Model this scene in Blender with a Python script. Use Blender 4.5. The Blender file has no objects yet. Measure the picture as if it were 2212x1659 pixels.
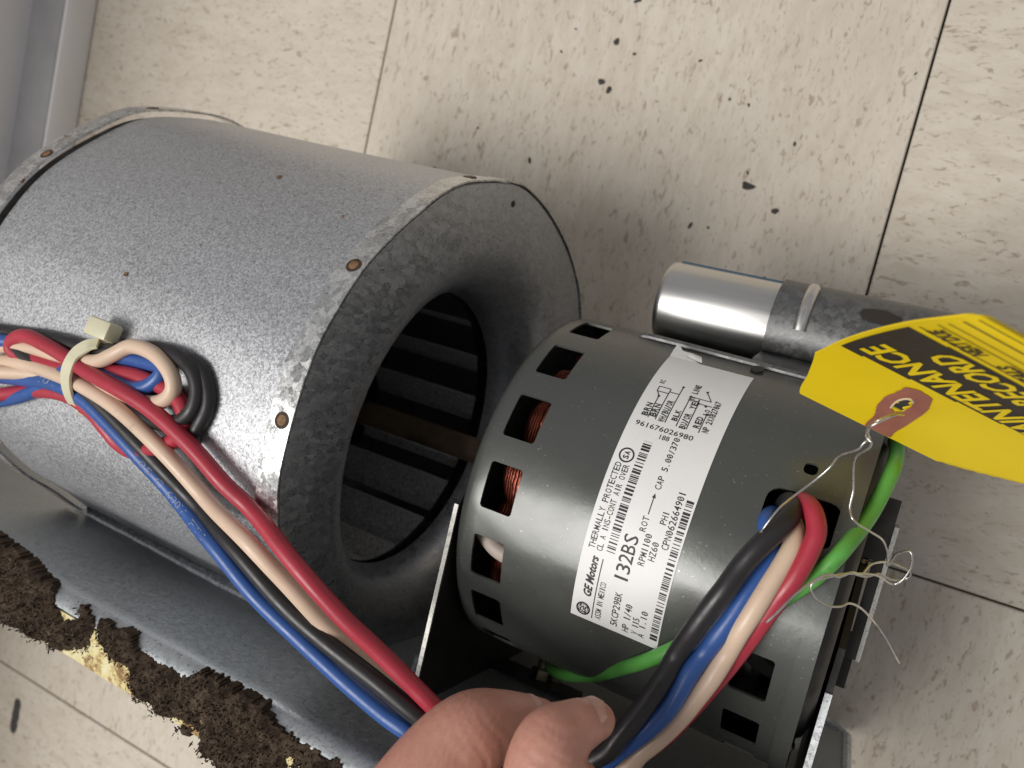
import bpy, bmesh, math, random
from mathutils import Vector, Matrix, Euler, noise
import numpy as np

# ------------------------------------------------------------------ camera, light, exposure
sc = bpy.context.scene
U = 0.00075                      # metres per drawing unit (one floor tile = 305 units = 9 inches)
def V3(p): return Vector((p[0]*U, p[1]*U, p[2]*U))

cam_d = bpy.data.cameras.new("Camera")
cam = bpy.data.objects.new("Camera", cam_d); sc.collection.objects.link(cam)
right = Vector((0.87862, 0.227045, -0.420092)); down = Vector((0.254782, -0.966944, 0.010275)); fwd = Vector((-0.403873, -0.11606, -0.907423))
cam.matrix_world = Matrix(((right.x, -down.x, -fwd.x, 0), (right.y, -down.y, -fwd.y, 0), (right.z, -down.z, -fwd.z, 420.33*U), (0, 0, 0, 1)))
cam_d.sensor_width = 36; cam_d.lens = 36*1736/2212
cam_d.clip_start = 0.005; cam_d.clip_end = 20
cam_d.dof.use_dof = True; cam_d.dof.focus_distance = 236*U; cam_d.dof.aperture_fstop = 23
sc.camera = cam

w = bpy.data.worlds.new("World"); sc.world = w; w.use_nodes = True
bg = w.node_tree.nodes["Background"]; bg.inputs[0].default_value = (0.97, 0.97, 1.0, 1); bg.inputs[1].default_value = 0.30

def area(name, loc, target, sx, sy, power, col):
    l = bpy.data.lights.new(name, 'AREA'); l.shape = 'RECTANGLE'; l.size = sx; l.size_y = sy; l.energy = power; l.color = col
    o = bpy.data.objects.new(name, l); sc.collection.objects.link(o); o.location = loc
    o.rotation_euler = (Vector(target)-Vector(loc)).to_track_quat('-Z', 'Y').to_euler()
    return o
area("window_light", (-0.90, -0.66, 2.35), (-0.1, -0.05, 0.1), 1.25, 1.15, 55, (1.0, 0.975, 0.94))

sc.view_settings.view_transform = 'Standard'; sc.view_settings.look = 'None'
sc.view_settings.exposure = 0.0; sc.view_settings.gamma = 1.0
sc.view_settings.use_curve_mapping = False

A_ = {'BLACK': [(-15.9, -43.1, 179.8), (-14.6, -40.1, 187.3), (-12.9, -39.8, 193.9), (-12.6, -42.1, 199.2), (-14.5, -46.0, 202.7), (-17.6, -51.3, 205.1), (-20.4, -57.3, 206.2), (-22.5, -63.5, 207.9),
           (-24.9, -70.1, 208.0), (-27.0, -76.4, 207.6), (-29.9, -85.5, 206.0), (-31.4, -91.9, 208.0), (-34.3, -101.5, 210.0), (-38.1, -111.1, 212.0), (-41.6, -118.4, 212.0), (-52.6, -128.2, 212.0),
           (-69.1, -129.5, 214.0), (-81.2, -128.3, 218.0), (-88.8, -124.2, 226.0), (-107.4, -117.5, 229.0), (-124.7, -112.9, 230.0), (-143.8, -106.0, 231.0), (-162.9, -97.5, 231.0),
           (-185.6, -91.8, 226.7), (-203.6, -80.8, 231.1), (-222.2, -72.3, 232.2), (-237.0, -67.8, 232.4), (-252.6, -66.1, 231.9), (-271.4, -63.3, 231.7), (-288.7, -61.4, 231.2),
           (-300.1, -61.8, 236.0)],
 'BLACKLOOP': [(-300.4, -60.4, 236.0), (-290.1, -58.6, 230.8), (-271.9, -55.6, 230.9), (-254.9, -53.9, 231.9), (-238.3, -52.8, 232.4), (-222.8, -49.2, 232.6), (-209.6, -45.4, 232.6),
               (-198.2, -44.9, 233.5), (-189.7, -48.0, 234.3), (-185.8, -54.0, 234.9), (-186.2, -60.3, 235.8), (-192.0, -65.3, 235.3), (-199.1, -67.7, 234.0), (-208.7, -68.0, 233.1),
               (-222.8, -65.9, 232.9), (-237.4, -64.9, 232.6), (-260.3, -65.6, 231.9), (-288.2, -71.0, 230.1), (-299.1, -72.9, 235.0)],
 'BLACKLOOP2': [(-300.0, -62.1, 236.0), (-289.3, -60.4, 231.0), (-268.2, -57.1, 231.4), (-238.7, -54.2, 231.8), (-217.0, -48.9, 232.0), (-202.9, -45.1, 232.0), (-190.8, -45.6, 232.6),
                (-184.4, -50.6, 233.3), (-181.7, -57.4, 234.0), (-183.8, -65.4, 234.4), (-187.1, -71.8, 232.7)],
 'BLUE': [(-16.2, -46.4, 181.4), (-17.5, -44.7, 187.2), (-17.6, -46.2, 193.1), (-15.6, -49.7, 195.4), (-14.0, -52.5, 198.3), (-14.4, -55.6, 200.0), (-15.9, -60.1, 201.7), (-17.6, -64.8, 203.1),
          (-19.4, -70.9, 204.1), (-21.4, -77.0, 204.7), (-23.6, -83.6, 204.0), (-25.7, -90.2, 206.0), (-27.9, -98.9, 207.0), (-31.7, -106.2, 208.0), (-37.3, -115.0, 208.0), (-42.5, -123.7, 208.0),
          (-51.6, -135.7, 206.0), (-71.2, -141.3, 210.0), (-83.7, -136.8, 218.0), (-91.9, -129.9, 225.0), (-102.0, -127.7, 226.0), (-117.5, -123.2, 227.0), (-136.1, -116.4, 228.0),
          (-153.7, -109.8, 229.0), (-172.4, -99.9, 230.0), (-193.7, -91.9, 227.3), (-209.7, -82.0, 231.2), (-224.9, -75.0, 232.5), (-238.0, -70.2, 232.9), (-251.7, -68.9, 232.6),
          (-268.5, -70.8, 231.2), (-287.6, -74.7, 229.8), (-293.3, -75.5, 238.0)],
 'BLUELOOP': [(-298.2, -90.5, 233.0), (-291.7, -85.7, 225.6), (-275.4, -79.1, 229.1), (-263.1, -72.8, 230.5), (-251.6, -65.0, 232.8), (-241.0, -59.0, 233.7), (-226.4, -59.5, 234.4),
              (-214.5, -59.8, 235.4), (-207.1, -57.4, 235.4), (-203.0, -53.2, 234.9), (-203.7, -50.1, 234.1), (-211.6, -50.2, 233.0), (-222.7, -51.5, 232.3), (-238.7, -54.4, 231.8),
              (-257.7, -57.4, 231.6), (-273.2, -59.0, 231.2), (-299.6, -63.7, 236.0)],
 'FINGERS': {'index': [(-87.9, -175.2, 255.9, 15), (-82.1, -150.5, 252.4, 14.6), (-77.6, -132.2, 244.8, 13.4), (-73.5, -120.4, 238.1, 12.2), (-69.7, -114.5, 234.6, 11.2), (-65.6, -112.8, 229.2, 9.2),
                       (-61.3, -112.4, 222.8, 7.2), (-58.9, -112.3, 219.6, 6.0)],
             'little': [(-78.3, -226.4, 232.9, 13), (-68.6, -219.6, 221.1, 10.5), (-62.4, -214.8, 208.9, 9.5), (-58.1, -218.9, 196.5, 8.5), (-54.6, -224.5, 186.8, 7.5)],
             'middle': [(-90.3, -192.7, 249.3, 15), (-84.0, -175.3, 241.0, 13), (-75.9, -162.2, 228.0, 12), (-70.2, -164.2, 212.5, 10.5), (-65.7, -169.2, 200.1, 9)],
             'palm1': [(-88.8, -176.9, 254.3, 17), (-59.8, -207.9, 242.1, 24), (-28.9, -220.6, 227.8, 26)],
             'palm2': [(-90.0, -193.9, 249.4, 17), (-53.4, -218.8, 236.2, 25), (-20.6, -233.2, 223.5, 28)],
             'palm3': [(-31.2, -160.8, 238.8, 16), (-32.6, -197.2, 233.1, 23), (-27.4, -226.5, 227.9, 27), (-16.5, -257.6, 224.8, 26), (-4.9, -292.8, 224.2, 24)],
             'palm4': [(-78.3, -226.4, 232.9, 15), (-47.8, -232.9, 226.7, 22), (-21.4, -242.0, 222.8, 26)],
             'ring': [(-87.4, -210.1, 241.5, 14.5), (-77.4, -197.5, 231.0, 12.5), (-70.2, -189.4, 217.9, 11.5), (-64.9, -192.4, 202.8, 10), (-61.1, -198.6, 190.8, 8.5)],
             'thumb': [(-31.2, -160.8, 238.8, 15), (-37.1, -138.2, 241.8, 13.2), (-41.8, -116.5, 247.8, 11.6), (-44.6, -106.2, 248.8, 11.0), (-45.3, -100.2, 247.2, 9.3), (-42.9, -96.8, 243.5, 6.6),
                       (-40.6, -95.7, 240.2, 5.6), (-39.4, -95.5, 238.5, 4.8)]},
 'FLAKES': [(-173.0, 141.5, 5.5), (-176.4, 119.7, 6), (-170.9, 116.1, 6), (-208.2, 72.2, 5), (-204.2, 133.5, 3), (-198.5, 146.2, 2.2), (-161.4, 136.0, 3), (-166.7, 163.3, 6), (-84.3, 76.5, 8.5),
            (-87.0, 78.1, 3), (-86.8, 83.2, 2.5), (-108.7, 52.5, 5), (-99.3, 53.0, 2.2), (-68.6, 66.6, 5), (-67.9, 100.2, 3.5), (-22.8, 139.0, 2.5), (-125.0, 135.6, 3), (-105.0, 118.0, 2.2),
            (-94.9, 116.4, 2.5), (-64.9, 32.9, 4.5), (-69.4, 32.2, 1.8), (-269.1, 58.8, 2.5), (-245.9, 85.8, 2.2)],
 'FOAM': [[(-291.9, -133.0), (-272.6, -134.9), (-258.4, -137.0), (-243.5, -140.9), (-240.4, -146.8), (-229.6, -149.5), (-229.4, -143.7), (-222.5, -142.1), (-219.1, -145.9), (-217.6, -155.1),
           (-220.3, -157.3), (-226.0, -157.4), (-232.4, -161.8), (-236.8, -161.3), (-244.9, -163.5), (-265.4, -163.9), (-283.8, -166.3)],
          [(-218.8, -144.0), (-202.2, -141.9), (-195.2, -145.7), (-183.5, -145.7), (-174.1, -146.5), (-168.4, -141.4), (-155.8, -141.1), (-140.4, -141.0), (-135.2, -144.3), (-128.3, -145.1),
           (-109.9, -145.7), (-98.8, -148.1), (-97.2, -154.5), (-127.9, -170.5), (-154.2, -168.4), (-159.1, -167.6), (-163.7, -165.6), (-163.5, -161.1), (-172.8, -160.0), (-183.7, -162.3),
           (-194.5, -160.4), (-197.6, -157.3), (-198.3, -154.2), (-203.7, -154.3), (-208.4, -154.0), (-212.9, -151.9), (-214.6, -148.1)],
          [(-172.7, -163.2), (-170.3, -161.6), (-166.3, -160.8), (-166.5, -162.6), (-170.2, -164.6)]],
 'GREEN': [(8.0, -18.9, 150.0), (8.9, -21.0, 158.0), (8.7, -25.9, 172.0), (6.5, -37.3, 180.0), (2.3, -46.5, 194.3), (-1.4, -53.9, 196.4), (-4.5, -58.4, 197.2), (-13.1, -69.4, 197.5),
           (-21.2, -78.0, 196.5), (-30.1, -85.8, 194.7), (-39.5, -96.4, 190.7), (-50.5, -109.2, 178.0), (-62.2, -122.1, 162.0), (-73.7, -132.8, 146.0), (-84.3, -141.8, 128.0), (-92.8, -148.5, 110.0),
           (-99.4, -150.9, 94.0), (-102.8, -149.1, 80.0)],
 'NAILS': [[(-60.9, -102.7, 236.3), (-55.8, -104.7, 228.2), (-57.0, -106.1, 231.2)], [(-43.4, -94.9, 241.9), (-38.7, -94.9, 235.9), (-40.9, -93.5, 240.0)]],
 'PATCH': [(0.373, 25.385), (0.417, 26.951), (0.495, 26.375), (0.549, 21.153), (0.612, 13.26), (0.666, 6.455), (0.721, 1.08), (0.586, 0.592), (0.53, 6.325), (0.441, 11.938), (0.39, 16.966)],
 'RED': [(-12.4, -44.1, 179.3), (-12.2, -40.6, 185.3), (-10.4, -38.3, 191.0), (-7.2, -39.1, 195.9), (-5.0, -43.4, 198.8), (-5.3, -48.3, 200.5), (-6.8, -55.1, 202.2), (-9.0, -61.7, 202.1),
         (-11.3, -68.2, 202.4), (-13.6, -75.5, 201.0), (-16.7, -84.4, 199.0), (-19.4, -91.5, 198.0), (-23.1, -101.1, 196.0), (-29.1, -113.4, 197.0), (-38.0, -125.4, 199.0), (-51.4, -135.7, 203.0),
         (-69.9, -134.0, 210.0), (-79.9, -127.0, 218.0), (-85.4, -120.2, 225.0), (-94.9, -114.3, 228.0), (-105.1, -108.3, 231.0), (-117.6, -100.9, 235.0), (-134.1, -90.7, 238.0),
         (-156.3, -81.9, 235.6), (-166.8, -76.9, 237.1), (-180.8, -70.3, 237.6), (-198.8, -63.7, 238.2), (-213.1, -60.6, 238.7), (-233.8, -58.9, 236.9), (-245.8, -57.1, 236.0), (-257.6, -56.0, 235.4),
         (-270.5, -55.9, 234.4), (-278.7, -59.3, 232.9), (-279.7, -63.1, 232.0), (-271.2, -64.1, 231.7), (-250.2, -62.2, 232.5), (-231.9, -58.3, 232.7), (-217.3, -55.9, 233.4), (-206.7, -55.9, 233.7),
         (-197.0, -57.0, 234.2), (-191.2, -59.9, 234.9), (-189.1, -64.6, 235.1), (-192.0, -70.1, 233.4), (-198.1, -74.6, 232.5), (-210.5, -80.6, 230.8), (-219.6, -80.9, 230.3), (-227.0, -77.3, 231.0),
         (-234.5, -73.7, 231.4), (-247.3, -71.6, 231.2), (-261.6, -73.6, 230.5), (-283.2, -80.3, 228.3), (-300.6, -87.6, 232.0)],
 'SCUFF': [(-549.3, -413.2, 0.0), (-549.8, -442.9, 0.0)],
 'TAGHOLE': [(0.479, 13.852), (0.446, 16.997), (0.437, 19.852), (0.453, 21.444), (0.481, 20.474), (0.511, 17.351), (0.529, 14.188), (0.518, 12.594)],
 'TAGL': [(-31.1, -6.9, 197.0), (-23.5, -2.8, 201.9), (-16.5, 1.2, 207.1), (-11.1, 5.3, 215.2), (-5.1, 8.6, 225.4), (1.5, 11.4, 236.4), (7.4, 13.2, 244.5), (12.4, 14.9, 246.5), (15.7, 15.7, 239.4),
          (17.6, 15.5, 226.5)],
 'TAGT': [0.0, 9.92, 19.5, 30.05, 42.28, 55.44, 65.68, 71.3, 79.14, 92.23],
 'TAGU': (50.6, -13.5, -35.1),
 'TAN': [(-14.1, -44.7, 180.6), (-12.7, -44.3, 188.2), (-10.7, -45.0, 195.0), (-9.7, -48.3, 199.3), (-10.5, -52.8, 201.6), (-12.2, -59.2, 203.7), (-14.3, -67.2, 205.3), (-16.2, -73.8, 205.1),
         (-17.9, -81.0, 203.0), (-19.9, -88.4, 204.0), (-22.6, -96.2, 204.0), (-24.9, -102.3, 204.0), (-28.4, -109.6, 204.0), (-32.6, -116.7, 204.0), (-36.5, -123.6, 203.0), (-54.3, -137.6, 202.0),
         (-74.1, -139.9, 205.0), (-84.7, -134.1, 212.0), (-91.9, -129.1, 217.0), (-103.4, -122.6, 221.0), (-115.5, -116.6, 224.0), (-126.3, -109.5, 228.0), (-138.8, -99.5, 234.0),
         (-153.3, -90.6, 238.0), (-177.1, -86.3, 232.1), (-196.6, -74.9, 235.6), (-217.5, -67.7, 235.3), (-235.5, -65.1, 234.5), (-249.3, -64.8, 233.9), (-272.3, -66.3, 232.3), (-286.5, -68.8, 231.4),
         (-293.0, -69.7, 239.0)],
 'TANLOOP': [(-295.9, -65.2, 238.0), (-286.6, -63.1, 232.3), (-271.7, -60.3, 232.0), (-255.3, -58.5, 233.1), (-239.2, -56.3, 234.6), (-231.0, -54.8, 235.3), (-224.4, -51.0, 235.8),
             (-217.2, -46.4, 235.4), (-206.3, -46.3, 236.1), (-197.2, -49.9, 236.7), (-193.9, -54.3, 236.7), (-195.9, -58.5, 236.4), (-202.1, -61.7, 235.9), (-213.5, -63.3, 233.8),
             (-225.1, -63.8, 233.3), (-244.7, -65.7, 232.4), (-263.3, -68.4, 231.1), (-296.9, -75.0, 236.0)],
 'TIE1': [(6.6, -8.4, 194.0), (5.2, -8.3, 204.0), (2.2, -10.4, 207.0), (0.4, -12.5, 206.0), (0.1, -14.7, 205.0), (0.8, -16.0, 204.0), (-0.1, -17.4, 204.0), (-1.2, -19.6, 203.0), (-4.8, -22.7, 200.0),
          (-6.4, -26.6, 198.0), (-9.5, -31.6, 198.0), (-12.8, -36.2, 200.0), (-15.0, -39.4, 205.0), (-17.0, -44.7, 206.0), (-18.1, -48.3, 204.0), (-18.2, -50.8, 202.0)],
 'TIE2': [(6.9, -8.6, 196.0), (5.0, -8.6, 206.0), (2.6, -10.5, 208.0), (0.6, -12.5, 208.0), (-0.3, -14.2, 206.0), (-0.0, -15.9, 204.0), (1.4, -16.7, 204.0), (1.3, -18.4, 203.0), (-0.9, -21.5, 200.0),
          (-0.8, -24.9, 198.0), (0.6, -30.6, 196.0), (1.0, -35.3, 196.0), (2.9, -38.0, 197.0), (7.5, -40.3, 192.0), (10.7, -42.4, 186.0), (12.7, -45.7, 182.0), (14.1, -49.8, 180.0),
          (15.1, -45.8, 182.0), (17.7, -43.6, 184.0), (18.8, -45.0, 184.0), (19.2, -48.3, 183.0), (18.0, -52.4, 182.0), (16.0, -53.9, 182.0), (12.6, -51.5, 189.0), (10.0, -50.5, 194.0),
          (4.6, -50.9, 200.0), (0.7, -52.6, 203.0), (-2.1, -54.3, 205.0), (-2.5, -56.5, 205.0), (-0.5, -58.9, 204.0), (2.6, -59.9, 202.0), (5.3, -59.8, 199.0), (7.3, -59.0, 196.0),
          (10.6, -61.0, 190.0), (15.1, -66.2, 180.0), (18.4, -69.5, 178.0), (22.0, -74.2, 174.0), (24.4, -77.5, 170.0)],
 'TIE3': [(-10.0, -65.9, 214.0), (-8.2, -62.7, 213.0), (-5.3, -57.5, 210.0), (-2.3, -53.9, 206.0), (0.5, -51.6, 204.0), (3.0, -51.9, 202.0), (5.6, -50.2, 200.0), (8.0, -50.7, 196.0),
          (9.7, -48.8, 190.0), (13.3, -48.2, 184.0), (16.8, -48.4, 183.0), (19.6, -49.5, 182.0), (18.9, -51.6, 181.0), (15.7, -52.8, 182.0), (12.3, -51.7, 185.0), (9.6, -53.0, 187.0),
          (6.6, -52.7, 190.0)],
 'TIEBAND': [(-232.7, -49.3, 235.1), (-235.5, -50.8, 236.6), (-238.9, -54.2, 237.8), (-240.0, -58.1, 238.8), (-241.5, -62.8, 238.1), (-241.9, -68.2, 236.3), (-242.1, -72.8, 233.3),
             (-239.9, -74.4, 231.1), (-233.0, -71.7, 230.2), (-226.1, -63.3, 231.7), (-228.0, -55.7, 230.8), (-232.5, -51.2, 230.4), (-233.0, -48.7, 232.8)],
 'TIEHEAD': [(-232.6, -44.9, 233.0)],
 'TIETAN': [(-232.2, -58.4, 230.6), (-252.1, -57.7, 230.2)]}
# ------------------------------------------------------------------ frame of the motor axis
PSI, TH = -0.006, 0.029
EX = Vector((math.cos(PSI)*math.cos(TH), math.sin(PSI)*math.cos(TH), math.sin(TH)))
EY = Vector((-math.sin(PSI), math.cos(PSI), 0)); EZ = EX.cross(EY)
P0 = Vector((-100, -68.6, 128.3))
def L(s, y, z):                  # axis frame -> world, drawing units
    return P0 + EX*s + EY*y + EZ*z
def cylp(s, phi, R):             # phi in degrees, 0 = up, + toward the plate
    a = math.radians(phi); return L(s, -math.sin(a)*R, math.cos(a)*R)
def unL(p):
    d = Vector(p)-P0; return (d.dot(EX), d.dot(EY), d.dot(EZ))

# ------------------------------------------------------------------ helpers
def link(o): sc.collection.objects.link(o); return o
def empty(name, at):
    o = bpy.data.objects.new(name, None); o.location = V3(at); o["_o"] = 0; del o["_o"]; link(o); ORG[o.name] = Vector(at); return o
ORG = {}
def tag(o, label, cat=None, group=None, kind=None):
    if label: o["label"] = label
    if cat: o["category"] = cat
    if group: o["group"] = group
    if kind: o["kind"] = kind
    return o
def obj(name, verts, faces, mat, parent=None, smooth=False, sharp=35, origin=None, mats=None, fmat=None):
    """verts in world drawing units; the object sits at origin (top level) or shares its parent's frame"""
    if parent is not None: org = ORG[parent.name]
    else: org = Vector(origin) if origin is not None else Vector((0, 0, 0))
    me = bpy.data.meshes.new(name)
    me.from_pydata([((v[0]-org[0])*U, (v[1]-org[1])*U, (v[2]-org[2])*U) for v in verts], [], faces)
    me.validate(); me.update()
    if mats:
        for m in mats: me.materials.append(m)
        for i, p in enumerate(me.polygons): p.material_index = fmat[i]
    elif mat: me.materials.append(mat)
    o = bpy.data.objects.new(name, me); link(o)
    if parent is not None: o.parent = parent
    else: o.location = org*U
    ORG[o.name] = org
    if smooth:
        me.shade_smooth()
        if sharp: me.set_sharp_from_angle(angle=math.radians(sharp))
    return o
def bake(o, sharp=35):
    """apply the modifiers"""
    dg = bpy.context.evaluated_depsgraph_get()
    me = bpy.data.meshes.new_from_object(o.evaluated_get(dg)); old = o.data
    o.modifiers.clear(); o.data = me; me.name = old.name
    me.shade_smooth()
    if sharp: me.set_sharp_from_angle(angle=math.radians(sharp))
    return o
def catmull(P, sub):
    P = [Vector(p) for p in P]; out = []
    for i in range(len(P)-1):
        p0 = P[max(i-1, 0)]; p1 = P[i]; p2 = P[i+1]; p3 = P[min(i+2, len(P)-1)]
        for k in range(sub):
            t = k/sub
            out.append(0.5*((2*p1)+(p2-p0)*t+(2*p0-5*p1+4*p2-p3)*t*t+(3*p1-p0-3*p2+p3)*t**3))
    out.append(P[-1]); return out
def frames(path):
    T = [(path[min(i+1, len(path)-1)]-path[max(i-1, 0)]).normalized() for i in range(len(path))]
    n = T[0].orthogonal().normalized(); F = []
    for i, t in enumerate(T):
        n = (n - t*n.dot(t)); n = n.normalized() if n.length > 1e-6 else t.orthogonal().normalized()
        F.append((t, n, t.cross(n)))
    return F
def tube_data(P, r, seg=14, sub=7, cap=True, smoothp=True):
    path = catmull(P, sub) if smoothp else [Vector(p) for p in P]
    F = frames(path); n = len(path); vs = []; fs = []
    for i, (p, (t, a, b)) in enumerate(zip(path, F)):
        rr = r(i/(n-1)) if callable(r) else r
        for k in range(seg):
            an = 2*math.pi*k/seg; vs.append(p+(a*math.cos(an)+b*math.sin(an))*rr)
    for i in range(n-1):
        for k in range(seg):
            k2 = (k+1) % seg; fs.append((i*seg+k, i*seg+k2, (i+1)*seg+k2, (i+1)*seg+k))
    if cap: fs.append(tuple(range(seg-1, -1, -1))); fs.append(tuple((n-1)*seg+k for k in range(seg)))
    return vs, fs
def merge(parts):
    vs = []; fs = []
    for v, f in parts:
        o = len(vs); vs += list(v); fs += [tuple(i+o for i in q) for q in f]
    return vs, fs
def prism_x(poly, s0, s1, fn=L):
    """polygon in (y,z) extruded along the axis"""
    n = len(poly); vs = [fn(s0, y, z) for y, z in poly]+[fn(s1, y, z) for y, z in poly]
    fs = [tuple(range(n-1, -1, -1)), tuple(range(n, 2*n))]
    fs += [(i, (i+1) % n, n+(i+1) % n, n+i) for i in range(n)]
    return vs, fs
def boxw(c, sx, sy, sz, ax=None, ay=None, az=None):
    ax = ax or Vector((1, 0, 0)); ay = ay or Vector((0, 1, 0)); az = az or Vector((0, 0, 1)); c = Vector(c)
    vs = [c+ax*(i*sx/2)+ay*(j*sy/2)+az*(k*sz/2) for i in (-1, 1) for j in (-1, 1) for k in (-1, 1)]
    fs = [(0, 1, 3, 2), (4, 6, 7, 5), (0, 4, 5, 1), (2, 3, 7, 6), (0, 2, 6, 4), (1, 5, 7, 3)]
    return vs, fs
def lathe(prof, seg=64, fn=None, closed=False):
    """prof list of (s, r) around the motor axis"""
    vs = []; fs = []; n = len(prof)
    for k in range(seg):
        for s, r in prof: vs.append(cylp(s, 360*k/seg, r))
    for k in range(seg):
        k2 = (k+1) % seg
        for i in range(n-1): fs.append((k*n+i, k*n+i+1, k2*n+i+1, k2*n+i))
        if closed: fs.append((k*n+n-1, k*n, k2*n, k2*n+n-1))
    return vs, fs
def bevel(o, wdt, seg=2, ang=40, sharp=35):
    m = o.modifiers.new("b", 'BEVEL'); m.width = wdt*U; m.segments = seg; m.limit_method = 'ANGLE'; m.angle_limit = math.radians(ang)
    return bake(o, sharp)
def text2d(s, bold=0.0, shear=0.0, res=2):
    c = bpy.data.curves.new("t", 'FONT'); c.body = s; c.resolution_u = res; c.offset = bold; c.shear = shear
    o = bpy.data.objects.new("t", c); link(o)
    dg = bpy.context.evaluated_depsgraph_get()
    me = bpy.data.meshes.new_from_object(o.evaluated_get(dg))
    v = np.array([x.co[:2] for x in me.vertices]) if len(me.vertices) else np.zeros((0, 2)); f = [tuple(p.vertices) for p in me.polygons]
    bpy.data.objects.remove(o); bpy.data.curves.remove(c); bpy.data.meshes.remove(me)
    return v, f

# ------------------------------------------------------------------ materials
class N:
    def __init__(s, name):
        m = bpy.data.materials.new(name); m.use_nodes = True; s.m = m; s.t = m.node_tree; s.b = s.t.nodes["Principled BSDF"]; s.tc = None
    def n(s, kind, **kw):
        x = s.t.nodes.new(kind)
        for k, v in kw.items(): setattr(x, k, v)
        return x
    def l(s, a, b): s.t.links.new(a, b)
    def co(s, scale=(1, 1, 1), rot=(0, 0, 0)):
        if s.tc is None: s.tc = s.n('ShaderNodeTexCoord')
        mp = s.n('ShaderNodeMapping'); mp.inputs['Scale'].default_value = scale; mp.inputs['Rotation'].default_value = rot
        s.l(s.tc.outputs['Object'], mp.inputs[0]); return mp.outputs[0]
    def noise(s, scale, detail=3, rough=.55, vec=None, w=None, dist=0):
        x = s.n('ShaderNodeTexNoise'); x.inputs['Scale'].default_value = scale; x.inputs['Detail'].default_value = detail; x.inputs['Roughness'].default_value = rough; x.inputs['Distortion'].default_value = dist
        if w is not None: x.noise_dimensions = '4D'; s.l(w, x.inputs['W'])
        s.l(vec if vec is not None else s.co(), x.inputs['Vector']); return x.outputs['Fac']
    def vor(s, scale, vec=None, out='Color', rnd=1.0, feat='F1'):
        x = s.n('ShaderNodeTexVoronoi'); x.inputs['Scale'].default_value = scale; x.inputs['Randomness'].default_value = rnd; x.feature = feat
        s.l(vec if vec is not None else s.co(), x.inputs['Vector']); return x.outputs[out]
    def ramp(s, fac, stops, interp='LINEAR'):
        x = s.n('ShaderNodeValToRGB'); x.color_ramp.interpolation = interp; e = x.color_ramp.elements
        while len(e) < len(stops): e.new(0.5)
        for q, (p, c) in zip(e, stops): q.position = p; q.color = (*c, 1) if len(c) == 3 else c
        s.l(fac, x.inputs[0]); return x.outputs[0]
    def ramp1(s, fac, a, b, va=0.0, vb=1.0): 
        x = s.n('ShaderNodeMapRange'); x.inputs[1].default_value = a; x.inputs[2].default_value = b; x.inputs[3].default_value = va; x.inputs[4].default_value = vb
        s.l(fac, x.inputs[0]); return x.outputs[0]
    def mix(s, fac, a, b, mode='MIX'):
        x = s.n('ShaderNodeMix', data_type='RGBA', blend_type=mode)
        if isinstance(fac, (int, float)): x.inputs[0].default_value = fac
        else: s.l(fac, x.inputs[0])
        for i, v in ((6, a), (7, b)):
            if isinstance(v, tuple): x.inputs[i].default_value = (*v, 1)
            else: s.l(v, x.inputs[i])
        return x.outputs[2]
    def math(s, op, a, b=0.0):
        x = s.n('ShaderNodeMath', operation=op)
        for i, v in ((0, a), (1, b)):
            if isinstance(v, (int, float)): x.inputs[i].default_value = v
            else: s.l(v, x.inputs[i])
        return x.outputs[0]
    def set(s, col=None, rough=None, metal=None, **kw):
        for key, v in (('Base Color', col), ('Roughness', rough), ('Metallic', metal)):
            if v is None: continue
            if isinstance(v, tuple): s.b.inputs[key].default_value = (*v, 1)
            elif isinstance(v, (int, float)): s.b.inputs[key].default_value = v
            else: s.l(v, s.b.inputs[key])
        for k, v in kw.items():
            k = k.replace('_', ' ')
            if isinstance(v, tuple): s.b.inputs[k].default_value = v
            elif isinstance(v, (int, float)): s.b.inputs[k].default_value = v
            else: s.l(v, s.b.inputs[k])
        return s
    def bump(s, h, strength=.3, dist=0.0004):
        x = s.n('ShaderNodeBump'); x.inputs['Strength'].default_value = strength; x.inputs['Distance'].default_value = dist
        s.l(h, x.inputs['Height']); s.l(x.outputs[0], s.b.inputs['Normal']); return s

def plain(name, col, rough=.5, metal=0.0, var=.12, scale=120, bump=.08, bscale=900, rvar=.1, **kw):
    n = N(name); f = n.noise(scale, 4)
    c2 = tuple(max(0, x*(1-var)) for x in col); c3 = tuple(min(1, x*(1+var)) for x in col)
    n.set(n.ramp(f, [(0.3, c2), (0.7, c3)]), n.ramp1(n.noise(scale*2.3, 3), .3, .7, max(.03, rough-rvar), min(1, rough+rvar)), metal, **kw)
    if bump: n.bump(n.noise(bscale, 3), bump)
    return n.m

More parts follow.
